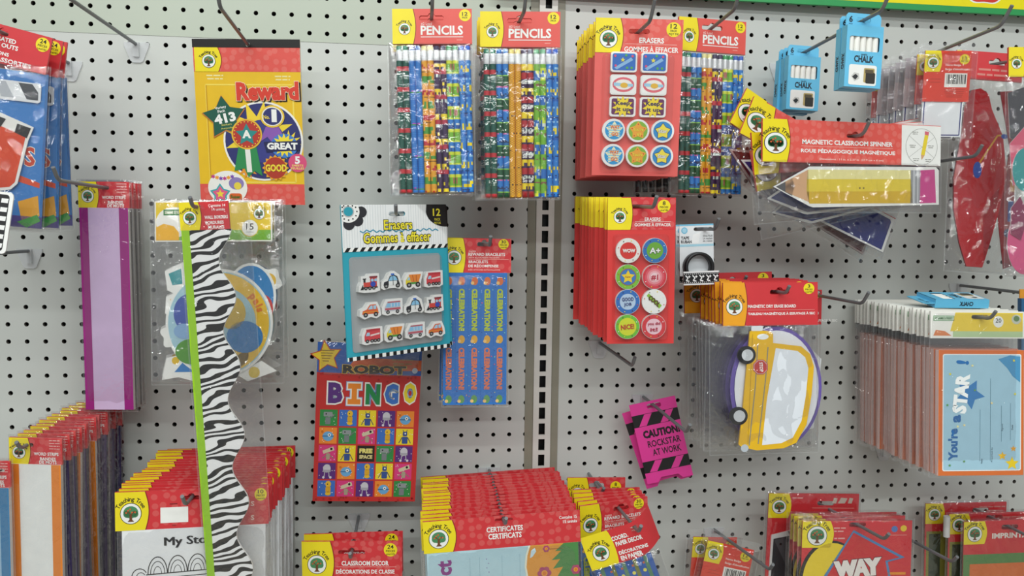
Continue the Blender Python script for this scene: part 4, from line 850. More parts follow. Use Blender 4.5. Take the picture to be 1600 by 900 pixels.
b1 = bracelets([(694, 371.8), (798.4, 373.7), (797, 631.7), (692.7, 632.5)], 4.2, 104, 260, 53, 'reward bracelet pack with blue celebration strips beside the slotted post', 'upper bracelet packs', (63, 9), 21)
stack(b1, 1, 3.4, '{} bracelet pack just behind the blue celebration strips'); hook(b1.loc, 7.0, 'hook holding the upper bracelet packs', .02, tip=.2)

# ------------------------------------------------------------------ classroom decor packs
pk = Pack('decor_pack', 'front classroom decor pack with red header, lowest under the bingo pack', 'classroom decor', [(471.4, 845.4), (628, 845.4), (629, 902), (473, 902)], 5.4, 157, 57, (78, 17), 'classroom decor packs')
b, y = header(pk, 157, 64, (78, 17), 50, 'reddots', 42, logo_r=15)
badge(b, 139, 13, 10.5, y, ['24', 'PIECES', 'UNITÉS']); b.text('CLASSROOM DECOR', 99, 34, 74, 7.5, y, 'white', .03); b.rect(54, 39.5, 148, 40, y, '#f3b8b0'); b.text('DÉCORATIONS DE CLASSE', 99, 46.5, 92, 8, y, 'white', .03); pk.add('header_card', b)
b = pk.mb(); b.box(6, 64, 151, 300, -.001, .002, '#e8d9a0', '#d8d0c0'); b.star(80, 150, 60, -.001 - EPS, '#3f8ac0', 5, .5); pk.add('decor_sheets', b); bag(pk, -2, 60, 159, 306, -.0026, .003, 15, .001, .7)
stack(pk, 1, 4.2, '{} classroom decor pack, its header showing above the front one', slope=.0); hook(pk.loc, 6.0, 'hook holding the classroom decor packs', .0, tip=.2)

# ------------------------------------------------------------------ certificate packs, lower middle
pk = Pack('certificate_pack', 'front certificates pack with wide red header and pale blue sheet', 'certificates', [(660, 814.6), (905.5, 797.4), (906.8, 844.8), (662.8, 865.3)], 8.3, 245, 50, (125, 5.5), 'certificate packs in one stack')
b, y = header(pk, 245, 50, (125, 5.5), 50, 'reddots', 28, logo_r=15.5, hh=5)
b.text('CERTIFICATES', 126, 20, 57, 8.5, y, 'white', .03); b.text('CERTIFICATS', 126, 31, 52, 9, y, 'white', .03); b.text('Contains 15', 226, 9, 28, 5, y, 'white', .02); b.text('15 unités', 229, 16, 22, 5, y, 'white', .02)
pk.add('header_card', b)
b = pk.mb(); b.box(4, 50, 241, 230, -.0016, .0016, '#b6d6e0', '#a9b0cc'); y = -.0016 - EPS
b.text('ct', 31, 75, 24, 22, y, '#8a2f86', .04, 90)
for u in (70, 85, 120, 148): b.line([(u, 62), (u - 1, 200)], .5, y, '#8fb4c4')
for q in range(5): b.disc(96 + (q % 2) * 3, 66 + q * 7, .9, y, '#8a70b0', 6)
b.shape([(165, 50), (160, 66), (158, 84), (162, 110), (172, 140), (241, 150), (241, 50)], y, '#e09a3a'); b.shape([(165, 50), (160, 66), (158, 84), (162, 110), (172, 140), (170, 141), (159, 110), (155, 84), (157, 66), (162, 50)], y - EPS, '#e8ead8')
b.shape([(241, 50), (218, 50), (204, 62), (214, 62), (198, 76), (212, 75), (200, 90), (216, 88), (206, 104), (241, 110)], y - EPS, '#4f8a4a')
b.shape([(166, 58), (172, 54), (174, 60), (168, 68), (164, 70)], y - 2 * EPS, '#c9dfe8')
def flower(u, v, r, y):
    for q in range(6): b.disc(u + r * .6 * math.cos(q * 1.047), v + r * .6 * math.sin(q * 1.047), r * .42, y, '#b0486e', 12)
    b.disc(u, v, r * .45, y - EPS, '#e8a03a', 12); b.disc(u, v, r * .28, y - 2 * EPS, '#d87a2a', 10)
flower(190, 57, 5.5, y - 2 * EPS); flower(186, 96, 11, y - 2 * EPS); flower(236, 94, 8, y - 2 * EPS); b.line([(195, 58), (216, 58)], .8, y - 2 * EPS, '#8a5a2a')
pk.add('certificate_sheets', b); bag(pk, -1, 46, 246, 236, -.0028, .0026, 31, .0009, .7)
stack(pk, 14, 1.2, '{} certificates pack from the front of its wide red-topped stack', jx=.12, jit=(.25, .15, .9), relax=.0)
hook(pk.loc, 8.8, 'hook holding the stack of certificate packs', .0, tip=.25)

# ------------------------------------------------------------------ small packs beside the certificates
b2 = bracelets([(905, 792), (1012, 774), (1011, 832), (907, 846)], 5.6, 106, 55, 55, 'front bracelet pack with red header right behind the coordinated paper pack', 'lower bracelet packs', (64, 12), 22)
stack(b2, 4, 3.6, '{} bracelet pack from the front beside the certificates stack', jx=.08, jit=(2, .5, 1.4), relax=.9)
pk = Pack('eraser_card', 'eight-piece red header card near the board, behind the lower bracelet packs', 'erasers', [(886, 746), (977, 746), (976, 790), (887, 790)], 2.2, 91, 44, (46, 12))
b, y = header(pk, 91, 190, (46, 12), 34, 'reddots', 24, logo_r=10, tabh=44); badge(b, 76, 14, 8.5, y, ['8', 'PIECES', 'UNITÉS']); pk.add('backing_card', b)
blister(pk, 8, 50, 84, 186, .009, 5)
for i in range(8):
    e = pk.mb(); u, v = (28, 64)[i % 2], 66 + 32 * (i // 2); e.solid(circ(u, v, 15, 24), -.0075, -.0018, '#e8e6e2'); e.disc(u, v, 12, -.0075 - EPS, ('#d8332c', '#2f74bc', '#7fc23a', '#e8a03a')[i % 4]); e.star(u, v, 9, -.0075 - 2 * EPS, '#f2d830'); pk.add('eraser', e)
hook(pk.loc, 3.4, 'short hook holding the eight-piece red card', .0, tip=.2, plate=False)
# coordinated paper pack, tilted, its header curling away at one end
pk = Pack('paper_decor_pack', 'tilted coordinated paper decor pack with curled header over blue strips', 'paper decor', [(904, 840), (993, 815.5), (1010, 866), (927, 892)], 8.6, 92, 56, (88, 11))
def curl(u): return .0 if u < 78 else ((u - 78) / 40) ** 2 * .045
b = pk.mb()
def strip(u0, u1, v0, v1, dy, c, n=10):
    vs = []
    for i in range(n + 1):
        u = u0 + (u1 - u0) * i / n
        for v in (v0, v1): vs.append(b.p(u, v, curl(u) + dy))
    b.add(vs, [(2 * i, 2 * i + 2, 2 * i + 3, 2 * i + 1) for i in range(n)], c, True)
strip(44, 82, 0, 56, -.0012, 'red'); strip(82, 94, 0, 7, -.0012, 'red', 4); strip(82, 94, 15, 56, -.0012, 'red', 4); strip(94, 116, 0, 56, -.0012, 'red')
strip(0, 116, 0, 56, .0012, '#d8d2c8', 16) if False else strip(0, 73, 16, 56, .0012, '#d8d2c8', 4)
strip(0, 45, 0, 56, -.0014, 'yellow', 4); b.disc(44, 28, 4.5, -.0014 - EPS, 'yellow', 20, 28); logo(b, 24, 32, 13.5, -.0014 - 2 * EPS)
b.text('COORD.', 61, 16, 27, 7.5, -.0014 - EPS, 'white', .04); b.text('PAPER DECOR', 73, 25.5, 44, 7.5, -.0014 - EPS, 'white', .04) ; b.text('DÉCORATIONS', 75, 40, 48, 7.5, -.0014 - EPS, 'white', .04); b.text('EN PAPIER', 69, 49.5, 36, 7.5, -.0014 - EPS, 'white', .04)
pk.add('header_card', b)
b = pk.mb(); b.box(4, 57, 98, 190, .003, .006, '#2f5fae', '#2a4f8a')
for q in range(5): b.rect(12 + q * 18, 57, 18 + q * 18, 190, .003 - EPS, ('#5f8a6a', '#7a7f3a')[q % 2]); b.disc(8 + q * 18, 80, 3, .003 - EPS, '#e8e060', 8); b.disc(10 + q * 18, 68, 2, .003 - EPS, '#c86a3a', 8)
pk.add('paper_strips', b); bag(pk, -2, 52, 112, 196, -.006, .008, 33, .004, .9)
hook(Vector((b2.loc.x * .25 + pk.loc.x * .75, b2.loc.y, b2.loc.z)), 9.3, 'hook holding the lower bracelet packs and the tilted coordinated paper pack', (pk.loc.z - b2.loc.z) / (3.0 * I), tip=.25)

# ------------------------------------------------------------------ caution sign cards
pk = Pack('caution_sign', 'front pink CAUTION Rockstar At Work card on a long hook', 'sign card', [(982.5, 633), (1054, 618.6), (1083.4, 742.3), (1011.7, 756)], 2.4, 73, 127, (38, 8), 'pink caution cards')
b = pk.mb(); out = [(0, 0), (73, 0), (73, 127), (57, 127), (51, 120), (24, 120), (18, 127), (0, 127)]
b.solid(out, -.0007, .0007, '#ee3fa0', holes=[rrect(27, 4, 49, 12, 3)]); y = -.0007 - EPS
for v0, v1 in ((18, 37), (92, 110)):
    b.rect(0, v0, 73, v1, y, '#1d1b1e')
    for q in range(-1, 3): b.poly([(max(0, min(73, q * 34 + 8)), v1 - .6), (max(0, min(73, q * 34 + 20)), v1 - .6), (max(0, min(73, q * 34 + 32)), v0 + .6), (max(0, min(73, q * 34 + 20)), v0 + .6)], y - EPS, '#ee3fa0')
b.text('CAUTION!', 40, 50, 58, 13, y, '#241722', .06); b.text('ROCKSTAR', 41, 66, 52, 10.5, y, '#241722', .02); b.text('AT WORK', 42, 80, 45, 10.5, y, '#241722', .02)
pk.add('printed_card', b)
x, = stack(pk, 1, 1.6, '{} pink caution card, peeking out behind the front one')
x.matrix_world = Matrix.Translation(pk.loc + Vector((-.006, .018, -.014))) @ (rotmat(0, 0, math.radians(-5)) @ pk.R).to_4x4()
hook(pk.loc + Vector((0, 0, 0)), 8.0, 'long hook carrying only the pink caution cards', -.015, tip=.3)
hook(unproject(936, 535, 0) , 7.4, 'empty hook below the round eraser cards', -.01, tip=.3)

# ------------------------------------------------------------------ magnetic dry erase boards
def board_pack(quad, d, W, H, hh, tabw, hole, label, group, draw, bagbox, seed, logo_r=None, hw=30, tx=None):
    pk = Pack('dry_erase_board_pack', label, 'dry erase boards', quad, d, W, H, hole, group)
    b, y = header(pk, W, hh, hole, tabw, 'red', hw, logo_r=logo_r, tabc='orange', slotf=euro)
    badge(b, W - 14, 10, 8.5, y, ['3', 'PIECES', 'UNITÉS']); b.text('MAGNETIC DRY ERASE BOARD', 76, 37, 75, 5, y, 'white', .03); b.rect(38, 42.6, W - 5, 43, y, '#f0b8b0'); b.text('TABLEAU MAGNÉTIQUE À ESSUYAGE À SEC', 91, 48.5, 105, 5.4, y, 'white', .03)
    pk.add('header_card', b); draw(pk); bag(pk, *bagbox, -.0046, .0046, seed, .0014, .8)
    return pk
def bus(pk):
    b = pk.mb(); ring = [(0 + 20 + 60 * (1 - math.cos(a)) , 150 - 78 * math.sin(a)) for a in [0.1 * i for i in range(-12, 13)]]
    b.solid(circ(84, 165, 66, 40, 90), .0006, .0022, '#e6e8ee', '#5f4f9a'); 
    pts = circ(84, 165, 72, 40, 96); b.solid(pts, .0024, .0038, '#6a56a8', '#54458a'); pk.add('magnetic_board', b, label='purple-rimmed round white board')
    b = pk.mb(); V = -.0015
    # school bus standing on its tail: roof towards the header's right
    body = [(40, 76), (46, 73), (72, 76), (76, 80), (76, 94), (120, 100), (134, 112), (140, 132), (136, 176), (128, 222), (112, 250), (92, 258), (50, 260), (26, 254), (22, 250), (28, 200), (34, 140)]
    b.solid(body, V - .003, V, '#e9b81c', '#d8a818', smooth=False); y = V - .003 - EPS
    b.shape([(80, 102), (114, 107), (126, 117), (131, 134), (127, 176), (120, 216), (106, 242), (88, 250), (58, 252), (66, 180)], y, '#e6ebf2')
    b.line([(52, 96), (48, 160), (42, 215), (38, 252)], 1.6, y, '#8d8a7a'); b.line([(68, 100), (64, 150), (58, 200), (52, 250)], 1.6, y, '#8d8a7a'); b.line([(44, 80), (36, 250)], .9, y, '#b88e14')
    b.disc(60, 84, 9, y, '#eef0ee', 18, 4.5); b.shape(rrect(42, 67, 60, 75, 2), y, '#d8dce0'); b.disc(31, 256, 6, y, '#b8c0c8', 14)
    b.shape([(56 + 12.5 * math.cos(math.radians(22.5 + 45 * i)), 131 + 12.5 * math.sin(math.radians(22.5 + 45 * i))) for i in range(8)], y - EPS, '#c2403a'); b.shape([(56 + 11.3 * math.cos(math.radians(22.5 + 45 * i)), 131 + 11.3 * math.sin(math.radians(22.5 + 45 * i))) for i in range(8)], y - 2 * EPS, '#d8dcdc'); b.shape([(56 + 10.6 * math.cos(math.radians(22.5 + 45 * i)), 131 + 10.6 * math.sin(math.radians(22.5 + 45 * i))) for i in range(8)], y - 3 * EPS, '#c2403a'); b.text('STOP', 57, 131, 15, 5.5, y - 4 * EPS, 'white', .03, -85)
    o = pk.add('magnetic_board', b, label='yellow school bus board with white panel')
    for u, v in ((35, 112), (22, 206)):
        w = pk.mb(); w.solid(circ(u, v, 14, 26), -.0048, -.002, '#17171a'); w.disc(u + 1, v, 9, -.0048 - EPS, '#c9ccd0', 22); w.build('wheel', o)
v1 = board_pack([(1128, 441), (1276.7, 441.5), (1277, 507), (1130, 510)], 7.4, 148, 67, 67, 37, (88, 15), 'front magnetic dry erase pack with yellow school bus board', 'school bus dry erase packs', bus, (-20, 63, 149, 266), 41, logo_r=13)
vst = stack(v1, 6, 4.2, '{} dry erase board pack from the front, purple rimmed board behind the yellow bus', jx=.08, jit=(.6, .3, 1.2), relax=.3)
for o in vst:                                   # the packs behind hold the round board only
    for c in list(o.children):
        if c.name.startswith('magnetic_board') and c.get('label', '').startswith('yellow'):
            for w in list(c.children): bpy.data.objects.remove(w)
            bpy.data.objects.remove(c)
hook(v1.loc, 8.0, 'hook holding the dry erase packs with the yellow bus', .0, tip=.15)
def green(pk):
    b = pk.mb(); b.solid([(40, 82), (46, 78), (58, 92), (52, 110), (44, 150), (30, 190), (26, 214), (36, 226), (70, 236), (110, 220), (120, 110), (90, 80)], -.001, .0006, '#e9edf0', '#cfd6d8'); y = -.001 - EPS
    b.shape([(50, 96), (62, 100), (56, 150), (44, 186), (36, 210), (50, 220), (100, 212), (112, 112), (90, 90)], y, '#3f8a2f'); b.disc(34, 204, 6, y - EPS, '#dfe6e2', 14, 4); b.disc(40, 214, 7, y - EPS, '#dfe6e2', 14, 4)
    pk.add('magnetic_board', b, label='green shaped board with white rim')
v2 = board_pack([(1068, 427), (1205, 425), (1206, 485), (1070, 490)], 3.0, 137, 62, 62, 40, (75, 14), 'dry erase pack with green board, behind the tape packs', None, green, (-8, 58, 138, 226), 42, logo_r=11)
hook(v2.loc, 4.4, 'short hook holding the green board pack', .0, tip=.2, plate=False)
v3 = board_pack([(1166, 452), (1284, 453), (1282, 507), (1167, 507)], 1.9, 118, 55, 55, 34, (112, 9), 'dry erase pack with its edge showing past the yellow bus packs', None, lambda pk: green(pk), (-2, 52, 119, 250), 43, logo_r=9, hw=8)
hook(v3.loc, 6.6, 'bare-tipped hook between the bus packs and the star certificates', -.0, tip=.5)

# ------------------------------------------------------------------ washi tape packs
pk = Pack('tape_pack', 'front black and white patterned tape pack with pale blue card', 'craft tape', [(1060.4, 351), (1114.8, 349.3), (1115, 442), (1063, 443.5)], 5.4, 54.5, 92, (40, 8), 'patterned tape packs')
b = pk.mb(); b.solid([(0, 0), (54.5, 0), (54.5, 80), (0, 80)], -.0007, .0007, '#e9edf0', holes=[slot(38, 8, 30, 6)]); y = -.0007 - EPS
b.rect(0, 0, 54.5, 2.4, y, '#7cc4e4'); b.disc(8, 9.5, 5, y, '#6fbfe0'); b.disc(8, 9.5, 3.6, y - EPS, '#a9d8ee'); b.text('TAPE', 9, 21, 13, 4.8, y, '#22242a', .03); b.text('RUBAN', 11, 27, 17, 4.8, y, '#22242a', .03)
for q in range(3): b.text(('One Roll', 'Un rouleau', 'de ruban'), 46, 0, 1, 1, y, 'white') if False else b.text(('One Roll', 'Un rouleau', 'de ruban')[q], 45, 18.5 + q * 4, 15, 2.8, y, '#3a3c44', .005)
b.rect(0, 31, 54.5, 34.5, y, '#a9d8ea'); b.shape([(22, 16), (34, 12), (30, 30), (18, 30)], y, '#f4f6f7')
pk.add('backing_card', b)
b = pk.mb(); R1, R2 = 23, 18.5; cu, cv = 27, 66; n = 40; vs = []
for rr, yy in ((R1, -.014), (R1, -.001), (R2, -.001), (R2, -.014)): vs += [b.p(cu + rr * math.cos(2 * math.pi * i / n), cv + rr * math.sin(2 * math.pi * i / n), yy) for i in range(n)]
fs = [(k * n + i, k * n + (i + 1) % n, ((k + 1) % 4) * n + (i + 1) % n, ((k + 1) % 4) * n + i) for k in range(4) for i in range(n)]
b.add(vs, fs, '#1b1b1d', True); pk.add('tape_roll', b, label='roll of black tape')
b = pk.mb(); b.box(0, 72, 56, 93, -.0165, -.0155, '#eceded', '#cfcfcf'); y = -.0165 - EPS; b.rect(0, 74.5, 56, 90.5, y, '#131315')
for q in range(5):
    u = 6 + q * 11; b.line([(u - 3, 78), (u + 1, 82), (u - 2, 86), (u + 3, 87)], 1.8, y - EPS, '#f0f0f0'); b.star(u + 3, 80, 2.4, y - EPS, '#f0f0f0', 4, .5)
for q in range(18): b.disc(1.5 + q * 3.1, 76, .7, y - EPS, '#f0f0f0', 6); b.disc(1.5 + q * 3.1, 89, .7, y - EPS, '#f0f0f0', 6)
pk.add('pattern_sample', b, label='black and white patterned sample strip')
stack(pk, 1, 4.4, '{} tape pack, its card edge showing behind the front one', jx=.2); hook(pk.loc, 6.8, 'hook holding the patterned tape packs', .0, tip=.35)

# ------------------------------------------------------------------ dark packet standing in for dark bag bottoms under the red eraser cards
pk = Pack('dark_packet', 'dark ribbed packet showing between the two eraser card stacks', 'packet', [(991, 170), (1047, 170), (1046, 304), (991, 304)], 1.2, 56, 134, (28, 8))
b = pk.mb(); b.solid([(0, 0), (56, 0), (56, 30), (0, 30)], -.001, .001, '#4a4644', holes=[slot(28, 8, 18, 7)]); pk.add('header_card', b)
for q in range(5):
    b = pk.mb(); P = [b.p(6 + q * 11, 34, 0), b.p(6 + q * 11, 130, 0)]; b.tube(P, .0042, '#2a2625', 10); pk.add('dark_roll', b)
bag(pk, -1, 28, 57, 134, -.0062, .0055, 51, .0012, 1.0); hook(pk.loc, 2.2, 'short hook behind the red eraser cards', .0, tip=.1, plate=False)

# ------------------------------------------------------------------ magnetic classroom spinners
pk = Pack('spinner_pack', 'front magnetic classroom spinner pack with yellow pencil pointer', 'classroom spinner', [(1189.8, 184.4), (1468.9, 197.8), (1467.6, 259), (1191, 253)], 7.8, 279, 67, (140, 22), 'magnetic spinner packs')
b, y = header(pk, 279, 67, (140, 22), 40, 'salmondots', 27, logo_r=17, hh=6.5)
b.text('MAGNETIC CLASSROOM SPINNER', 129, 34, 141, 7.6, y, 'white', .03); b.rect(57, 40.6, 200, 41.1, y, '#f5c4b8'); b.text('ROUE PÉDAGOGIQUE MAGNÉTIQUE', 130, 48, 147, 8.4, y, 'white', .03); b.text('Dimensions : 11 in. x 2.37 in. (27.9 cm x 6 cm)', 135, 61, 100, 4, y, '#fbdcd4', .01)
b.rect(214, 1, 279, 67, y, '#eeeeea'); b.arc(247, 36, 26, 0, 360, .6, y - EPS, '#9a9a96', 36, 30); b.line([(226, 18), (268, 54)], .5, y - EPS, '#a8a8a4'); b.line([(268, 20), (226, 54)], .5, y - EPS, '#a8a8a4')
b.shape([(252, 16), (258, 17), (252, 50), (246, 49)], y - 2 * EPS, '#e8cf3a'); b.shape([(252, 10), (259, 11), (258, 17), (252, 16)], y - 2 * EPS, '#d86a7a'); b.shape([(246, 49), (252, 50), (247, 58)], y - 2 * EPS, '#d8a878')
for u, v in ((236, 12), (232, 34), (262, 34), (238, 56), (258, 57)): smudge(b, u, v, 10, 2.0, y - EPS, '#9a9a94', int(u)); smudge(b, u, v + 3, 8, 2.0, y - EPS, '#9a9a94', int(v))
pk.add('header_card', b)
b = pk.mb(); b.solid([(16, 106), (70, 73), (272, 69), (277, 74), (278, 132), (76, 138), (70, 136)], -.001, .0008, '#f1f1ed', '#2b3070'); y = -.001 - EPS
b.shape([(20, 106), (44, 92), (48, 104), (44, 120)], y, '#5a5f66'); b.shape([(30, 100), (68, 78), (70, 130), (30, 112)], y, '#dcae84'); b.shape([(20, 106), (34, 98), (34, 114)], y - EPS, '#5a5a5c')
b.shape([(68, 78), (230, 75), (231, 90), (66, 93)], y, '#efe6a0'); b.shape([(66, 93), (231, 90), (232, 110), (66, 113)], y, '#ead03e'); b.shape([(66, 113), (232, 110), (234, 130), (70, 132)], y, '#dcb42c')
b.rect(230, 75, 246, 130, y, '#9fa2a6'); b.rect(234, 75, 237, 130, y - EPS, '#c9ccd0'); b.rect(241, 75, 243, 130, y - EPS, '#c9ccd0'); b.shape([(246, 75), (270, 73), (273, 129), (246, 130)], y, '#d0468e')
b.disc(148, 106, 1.5, y - EPS, '#8a7a3a', 8); b.disc(154, 106, 1.5, y - EPS, '#8a7a3a', 8)
pk.add('spinner_pointer', b, label='yellow pencil-shaped magnet with white rim')
bag(pk, -4, 63, 281, 145, -.005, .004, 61, .0046, 1.1)
base = pk
hk = hook(pk.loc, 8.4, 'hook holding the magnetic classroom spinners', .0, tip=.4)
backb = pk.mb(); backb.solid([(16, 106), (70, 73), (272, 69), (277, 74), (278, 132), (76, 138), (70, 136)], -.001, .0008, '#f1f1ed', '#2b3070'); backb.shape([(22, 106), (71, 77), (270, 73), (273, 77), (274, 129), (76, 134), (72, 132)], -.001 - EPS, '#27307c')
bk = backb.build('spinner_pointer', None, 'dark blue shaped magnet with white rim')
bk2 = bk.copy(); bk2.data = bk.data.copy()
for q, c in enumerate(('#c9b8b4', '#5a2028', '#6e1d26')): bk2.data.materials[q] = paper(c)
for k, (dx, dz, roll, alt, dd) in enumerate(((-.25, -.16, -5, 0, .7), (.05, -.42, -11, 0, 1.45), (-.15, -.75, 24, 0, 2.2), (-.5, -.6, 29, 1, 2.95))):
    lab = ('second spinner pack, shifted sideways just behind the pencil pointer', 'spinner pack sagging low, its dark blue magnet under the pencil pointer', 'spinner pack turned steeply, yellow corner standing above the front header', 'rearmost spinner pack, steeply turned, dark red point hanging lowest')[k]
    r = copy_thing(pk.root, lab, pk.loc + Vector((dx * I, dd * I, dz * I)), pk.R @ Matrix.Rotation(math.radians(roll), 3, 'Y'))
    for c in list(r.children):
        if c.name.startswith('spinner_pointer'): c.data = (bk2 if alt else bk).data; c['label'] = ('dark red shaped magnet' if alt else bk['label'])
bpy.data.objects.remove(bk2)
bpy.data.objects.remove(bk)

# ------------------------------------------------------------------ chalk boxes
def chalk_box(loc, R, label, group=None):
    root = bpy.data.objects.new('chalk_box', None); COL.objects.link(root); root.empty_display_size = .01
    root.matrix_world = Matrix.Translation(loc) @ R.to_4x4(); tag(root, label, 'chalk', group)
    S = 1.97 / 54 * I; b = MB(S, 27, -9); D = .50 * I
    win = rrect(4.5, 15, 49, 35.5, 3)
    b.solid([(0, 0), (54, 0), (54, 85), (0, 85)], -D / 2, -D / 2 + .0006, '#66bfe6', holes=[win]); b.rect(0, 0, 54, 85, D / 2, '#66bfe6')
    for a in ((0, 0, 0, 85), (54, 0, 54, 85), (0, 0, 54, 0), (0, 85, 54, 85)):
        b.add([b.p(a[0], a[1], -D / 2), b.p(a[2], a[3], -D / 2), b.p(a[2], a[3], D / 2), b.p(a[0], a[1], D / 2)], [(0, 1, 2, 3)], '#66bfe6')
    y = -D / 2 - EPS
    b.text('WHITE', 27, 40, 9, 2.2, y, '#1d2a38', .03); b.text('CHALK', 27, 46, 29, 9.5, y, '#1d2a38', .04)
    b.shape(rrect(6, 54, 47, 82, 3), y, '#f0f0ec'); b.shape([(10, 70), (14, 65), (21, 66), (22, 73), (15, 77)], y - EPS, '#c9c9c4'); b.shape([(11, 71), (16, 67), (20, 70), (16, 75)], y - 2 * EPS, '#26292c'); b.shape(rrect(28, 58, 44, 78, 2), y - EPS, '#b8a468'); b.shape(rrect(31, 64, 45, 79, 2), y - 2 * EPS, '#2d2a26'); b.rect(30, 60, 42, 65, y - 3 * EPS, '#5a4f3a')
    # CHALK running up both narrow sides
    for su in (0, 54):
        V, Fc = glyphs('CHALK', .04); x0, y0, x1, y1 = bbox(V); e = -EPS if su == 0 else EPS; vs = []
        for (x, z) in V:
            p = b.p(su, 60 - (x - x0) / (x1 - x0) * 22, 0); t = (z - y0) / (y1 - y0) - .5
            vs.append((p[0] + e * 1.5, (t if su else t) * -.25 * I, p[2]))
        b.add(vs, Fc, '#1d2a38')
    b.build('carton', root)
    t = MB(S, 27, -9); t.solid([(1, 0), (1, -14), (4, -18), (50, -18), (53, -14), (53, 0)], -.0006, .0006, '#66bfe6', holes=[slot(27, -9, 22, 6)]); t.text('6', 8, -9.5, 5.5, 9, -.0006 - EPS, '#1d2a38', .03); t.text('PCS', 8, -3, 5, 1.8, -.0006 - EPS, '#1d2a38', .02); t.build('hang_tab', root)
    for k in range(5):
        c = MB(S, 27, -9); u = 9 + k * 9; c.tube([c.p(u, 4, -.0015), c.p(u, 80, -.0015)], 4.3 * S, '#f1f0ea', 12); c.build('chalk_stick', root)
    return root
cR, co, cw, ch_ = solve_pose([(1319, 40), (1382.5, 41), (1370, 139), (1306, 135)], 9.5)
fr = co + cR @ Vector((27 * 1.97 / 54 * I, .25 * I, 9 * 1.97 / 54 * I)); fr = Vector((fr.x, fr.y, fr.z))
cR2 = rotmat(math.radians(0), math.radians(-2), math.radians(2))
c0 = chalk_box(fr, cR2, 'blue chalk box at the tip of the hook, foremost of five', 'white chalk boxes')
bx = unproject(1258.5, 79, 3.6); bx.y += .25 * I
slope = (fr.z - bx.z) / (bx.y - fr.y)
dxy = (bx.x - fr.x) / (bx.y - fr.y)
def chalk_at(yd): return Vector((fr.x + dxy * (-fr.y - yd) , -yd, fr.z - slope * (-fr.y - yd)))
copy_thing(c0, 'blue chalk box right behind the foremost one near the hook tip', chalk_at(-fr.y - .53 * I), rotmat(math.radians(-2), math.radians(-2), math.radians(1)))
for k, lab in enumerate(('blue chalk box showing its face further back on the hook', 'blue chalk box in the middle of the rear three', 'rearmost blue chalk box, closest to the board')):
    copy_thing(c0, lab, chalk_at(-bx.y - .54 * I * k), rotmat(math.radians((0, -2, 1)[k]), math.radians(-2), math.radians((2, 0, 3)[k])))
q0 = chalk_at(-fr.y)
hook(Vector((q0.x, -fr.y * -1, q0.z)) if False else Vector((q0.x, q0.y, q0.z)), 10.6, 'hook carrying the blue chalk boxes', slope, tip=.7)

# ------------------------------------------------------------------ name badge packs
def badge_pack(quad, d, label, group, white=True, W=73, H=80):
    pk = Pack('name_badge_pack', label, 'name badges', quad, d, W, H, (W * .5, -6), group)
    b = pk.mb(); b.box(0, 0, 73, 80, -.0006, .0006, '#e2432f', '#c83a2a'); y = -.0006 - EPS
    tab(b, 0, 0, 27, 33, y, shadow=False); logo(b, 13, 19, 9, y - 2 * EPS); badge(b, 62, 13, 8, y, ['12', 'PIECES'])
    b.text('Name Badge', 45, 22.5, 24, 4, y, '#f6e4dc', .02); b.text("Badge d'identification", 52, 29, 38, 4.2, y, '#f6e4dc', .02)
    b.rect(33, 35, 68, 57, y, '#f2f0ea'); rs = random.Random(3); u = 36
    while u < 65: w = rs.choice((.6, 1.1, 1.6)); b.rect(u, 37, u + w, 52, y - EPS, '#1b1b1b'); u += w + rs.choice((.6, .9, 1.4))
    for q in range(5): b.rect(33 + q, 60 + q * 3, 66 - q, 60.8 + q * 3, y, '#a8301f')
    for q in range(2): b.rect(10, 44 + q * 5, 27, 44.7 + q * 5, y, '#b83a28')
    pk.add('insert_card', b)
    b = pk.mb(); b.box(2, 58, 66, 136, .0010, .0034, '#eef1f4', '#c9ced4'); b.line([(5, 60), (5, 133), (63, 133), (63, 60)], 1.6, .001 - EPS, '#2a3580'); pk.add('badges', b, label='white badges with a blue frame line')
    b = pk.mb(); hs = slot(36.5, -6, 16, 6); b.shape(rrect(-9, -12, 82, 2, 4), .0004, 'film_edge', holes=[hs]); b.build('hang_strip', pk.root)
    bag(pk, -9, 1, 82, 138, -.003, .0042, 71, .0012, .8)
    return pk
n1 = badge_pack([(1446, 80), (1519, 79), (1512.5, 160), (1440, 158)], 6.6, 'front name badge pack, red card with barcode over white badges', 'upper name badge packs')
nst = stack(n1, 6, 1.4, '{} name badge pack from the front of the upper red card stack', slope=.045, jx=.1, jit=(2, .6, 1.2)); 
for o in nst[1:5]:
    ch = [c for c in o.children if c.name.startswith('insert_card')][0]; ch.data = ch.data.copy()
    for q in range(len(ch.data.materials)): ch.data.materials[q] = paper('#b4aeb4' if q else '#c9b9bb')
hook(n1.loc, 10.2, 'long hook holding the upper name badge packs', .055, tip=.7)
n2 = badge_pack([(1105.6, 844), (1171, 858), (1158, 921), (1094, 905)], 2.6, 'tilted name badge pack with red barcode card at the lower edge', 'lower name badge packs', W=66, H=64)
r = stack(n2, 1, 1.7, '{} lower name badge pack, behind the tilted barcode card')[0]; r.matrix_world = Matrix.Translation(n2.loc + Vector((-.018, .022, .004))) @ rotmat(0, 0, math.radians(3)).to_4x4()
hook(n2.loc, 7.8, 'hook holding the lower name badge packs', .12, tip=.25)
hook(unproject(1400, 262, 0), 7.0, 'bare hook sticking out past the spinner packs', .02, tip=.35)

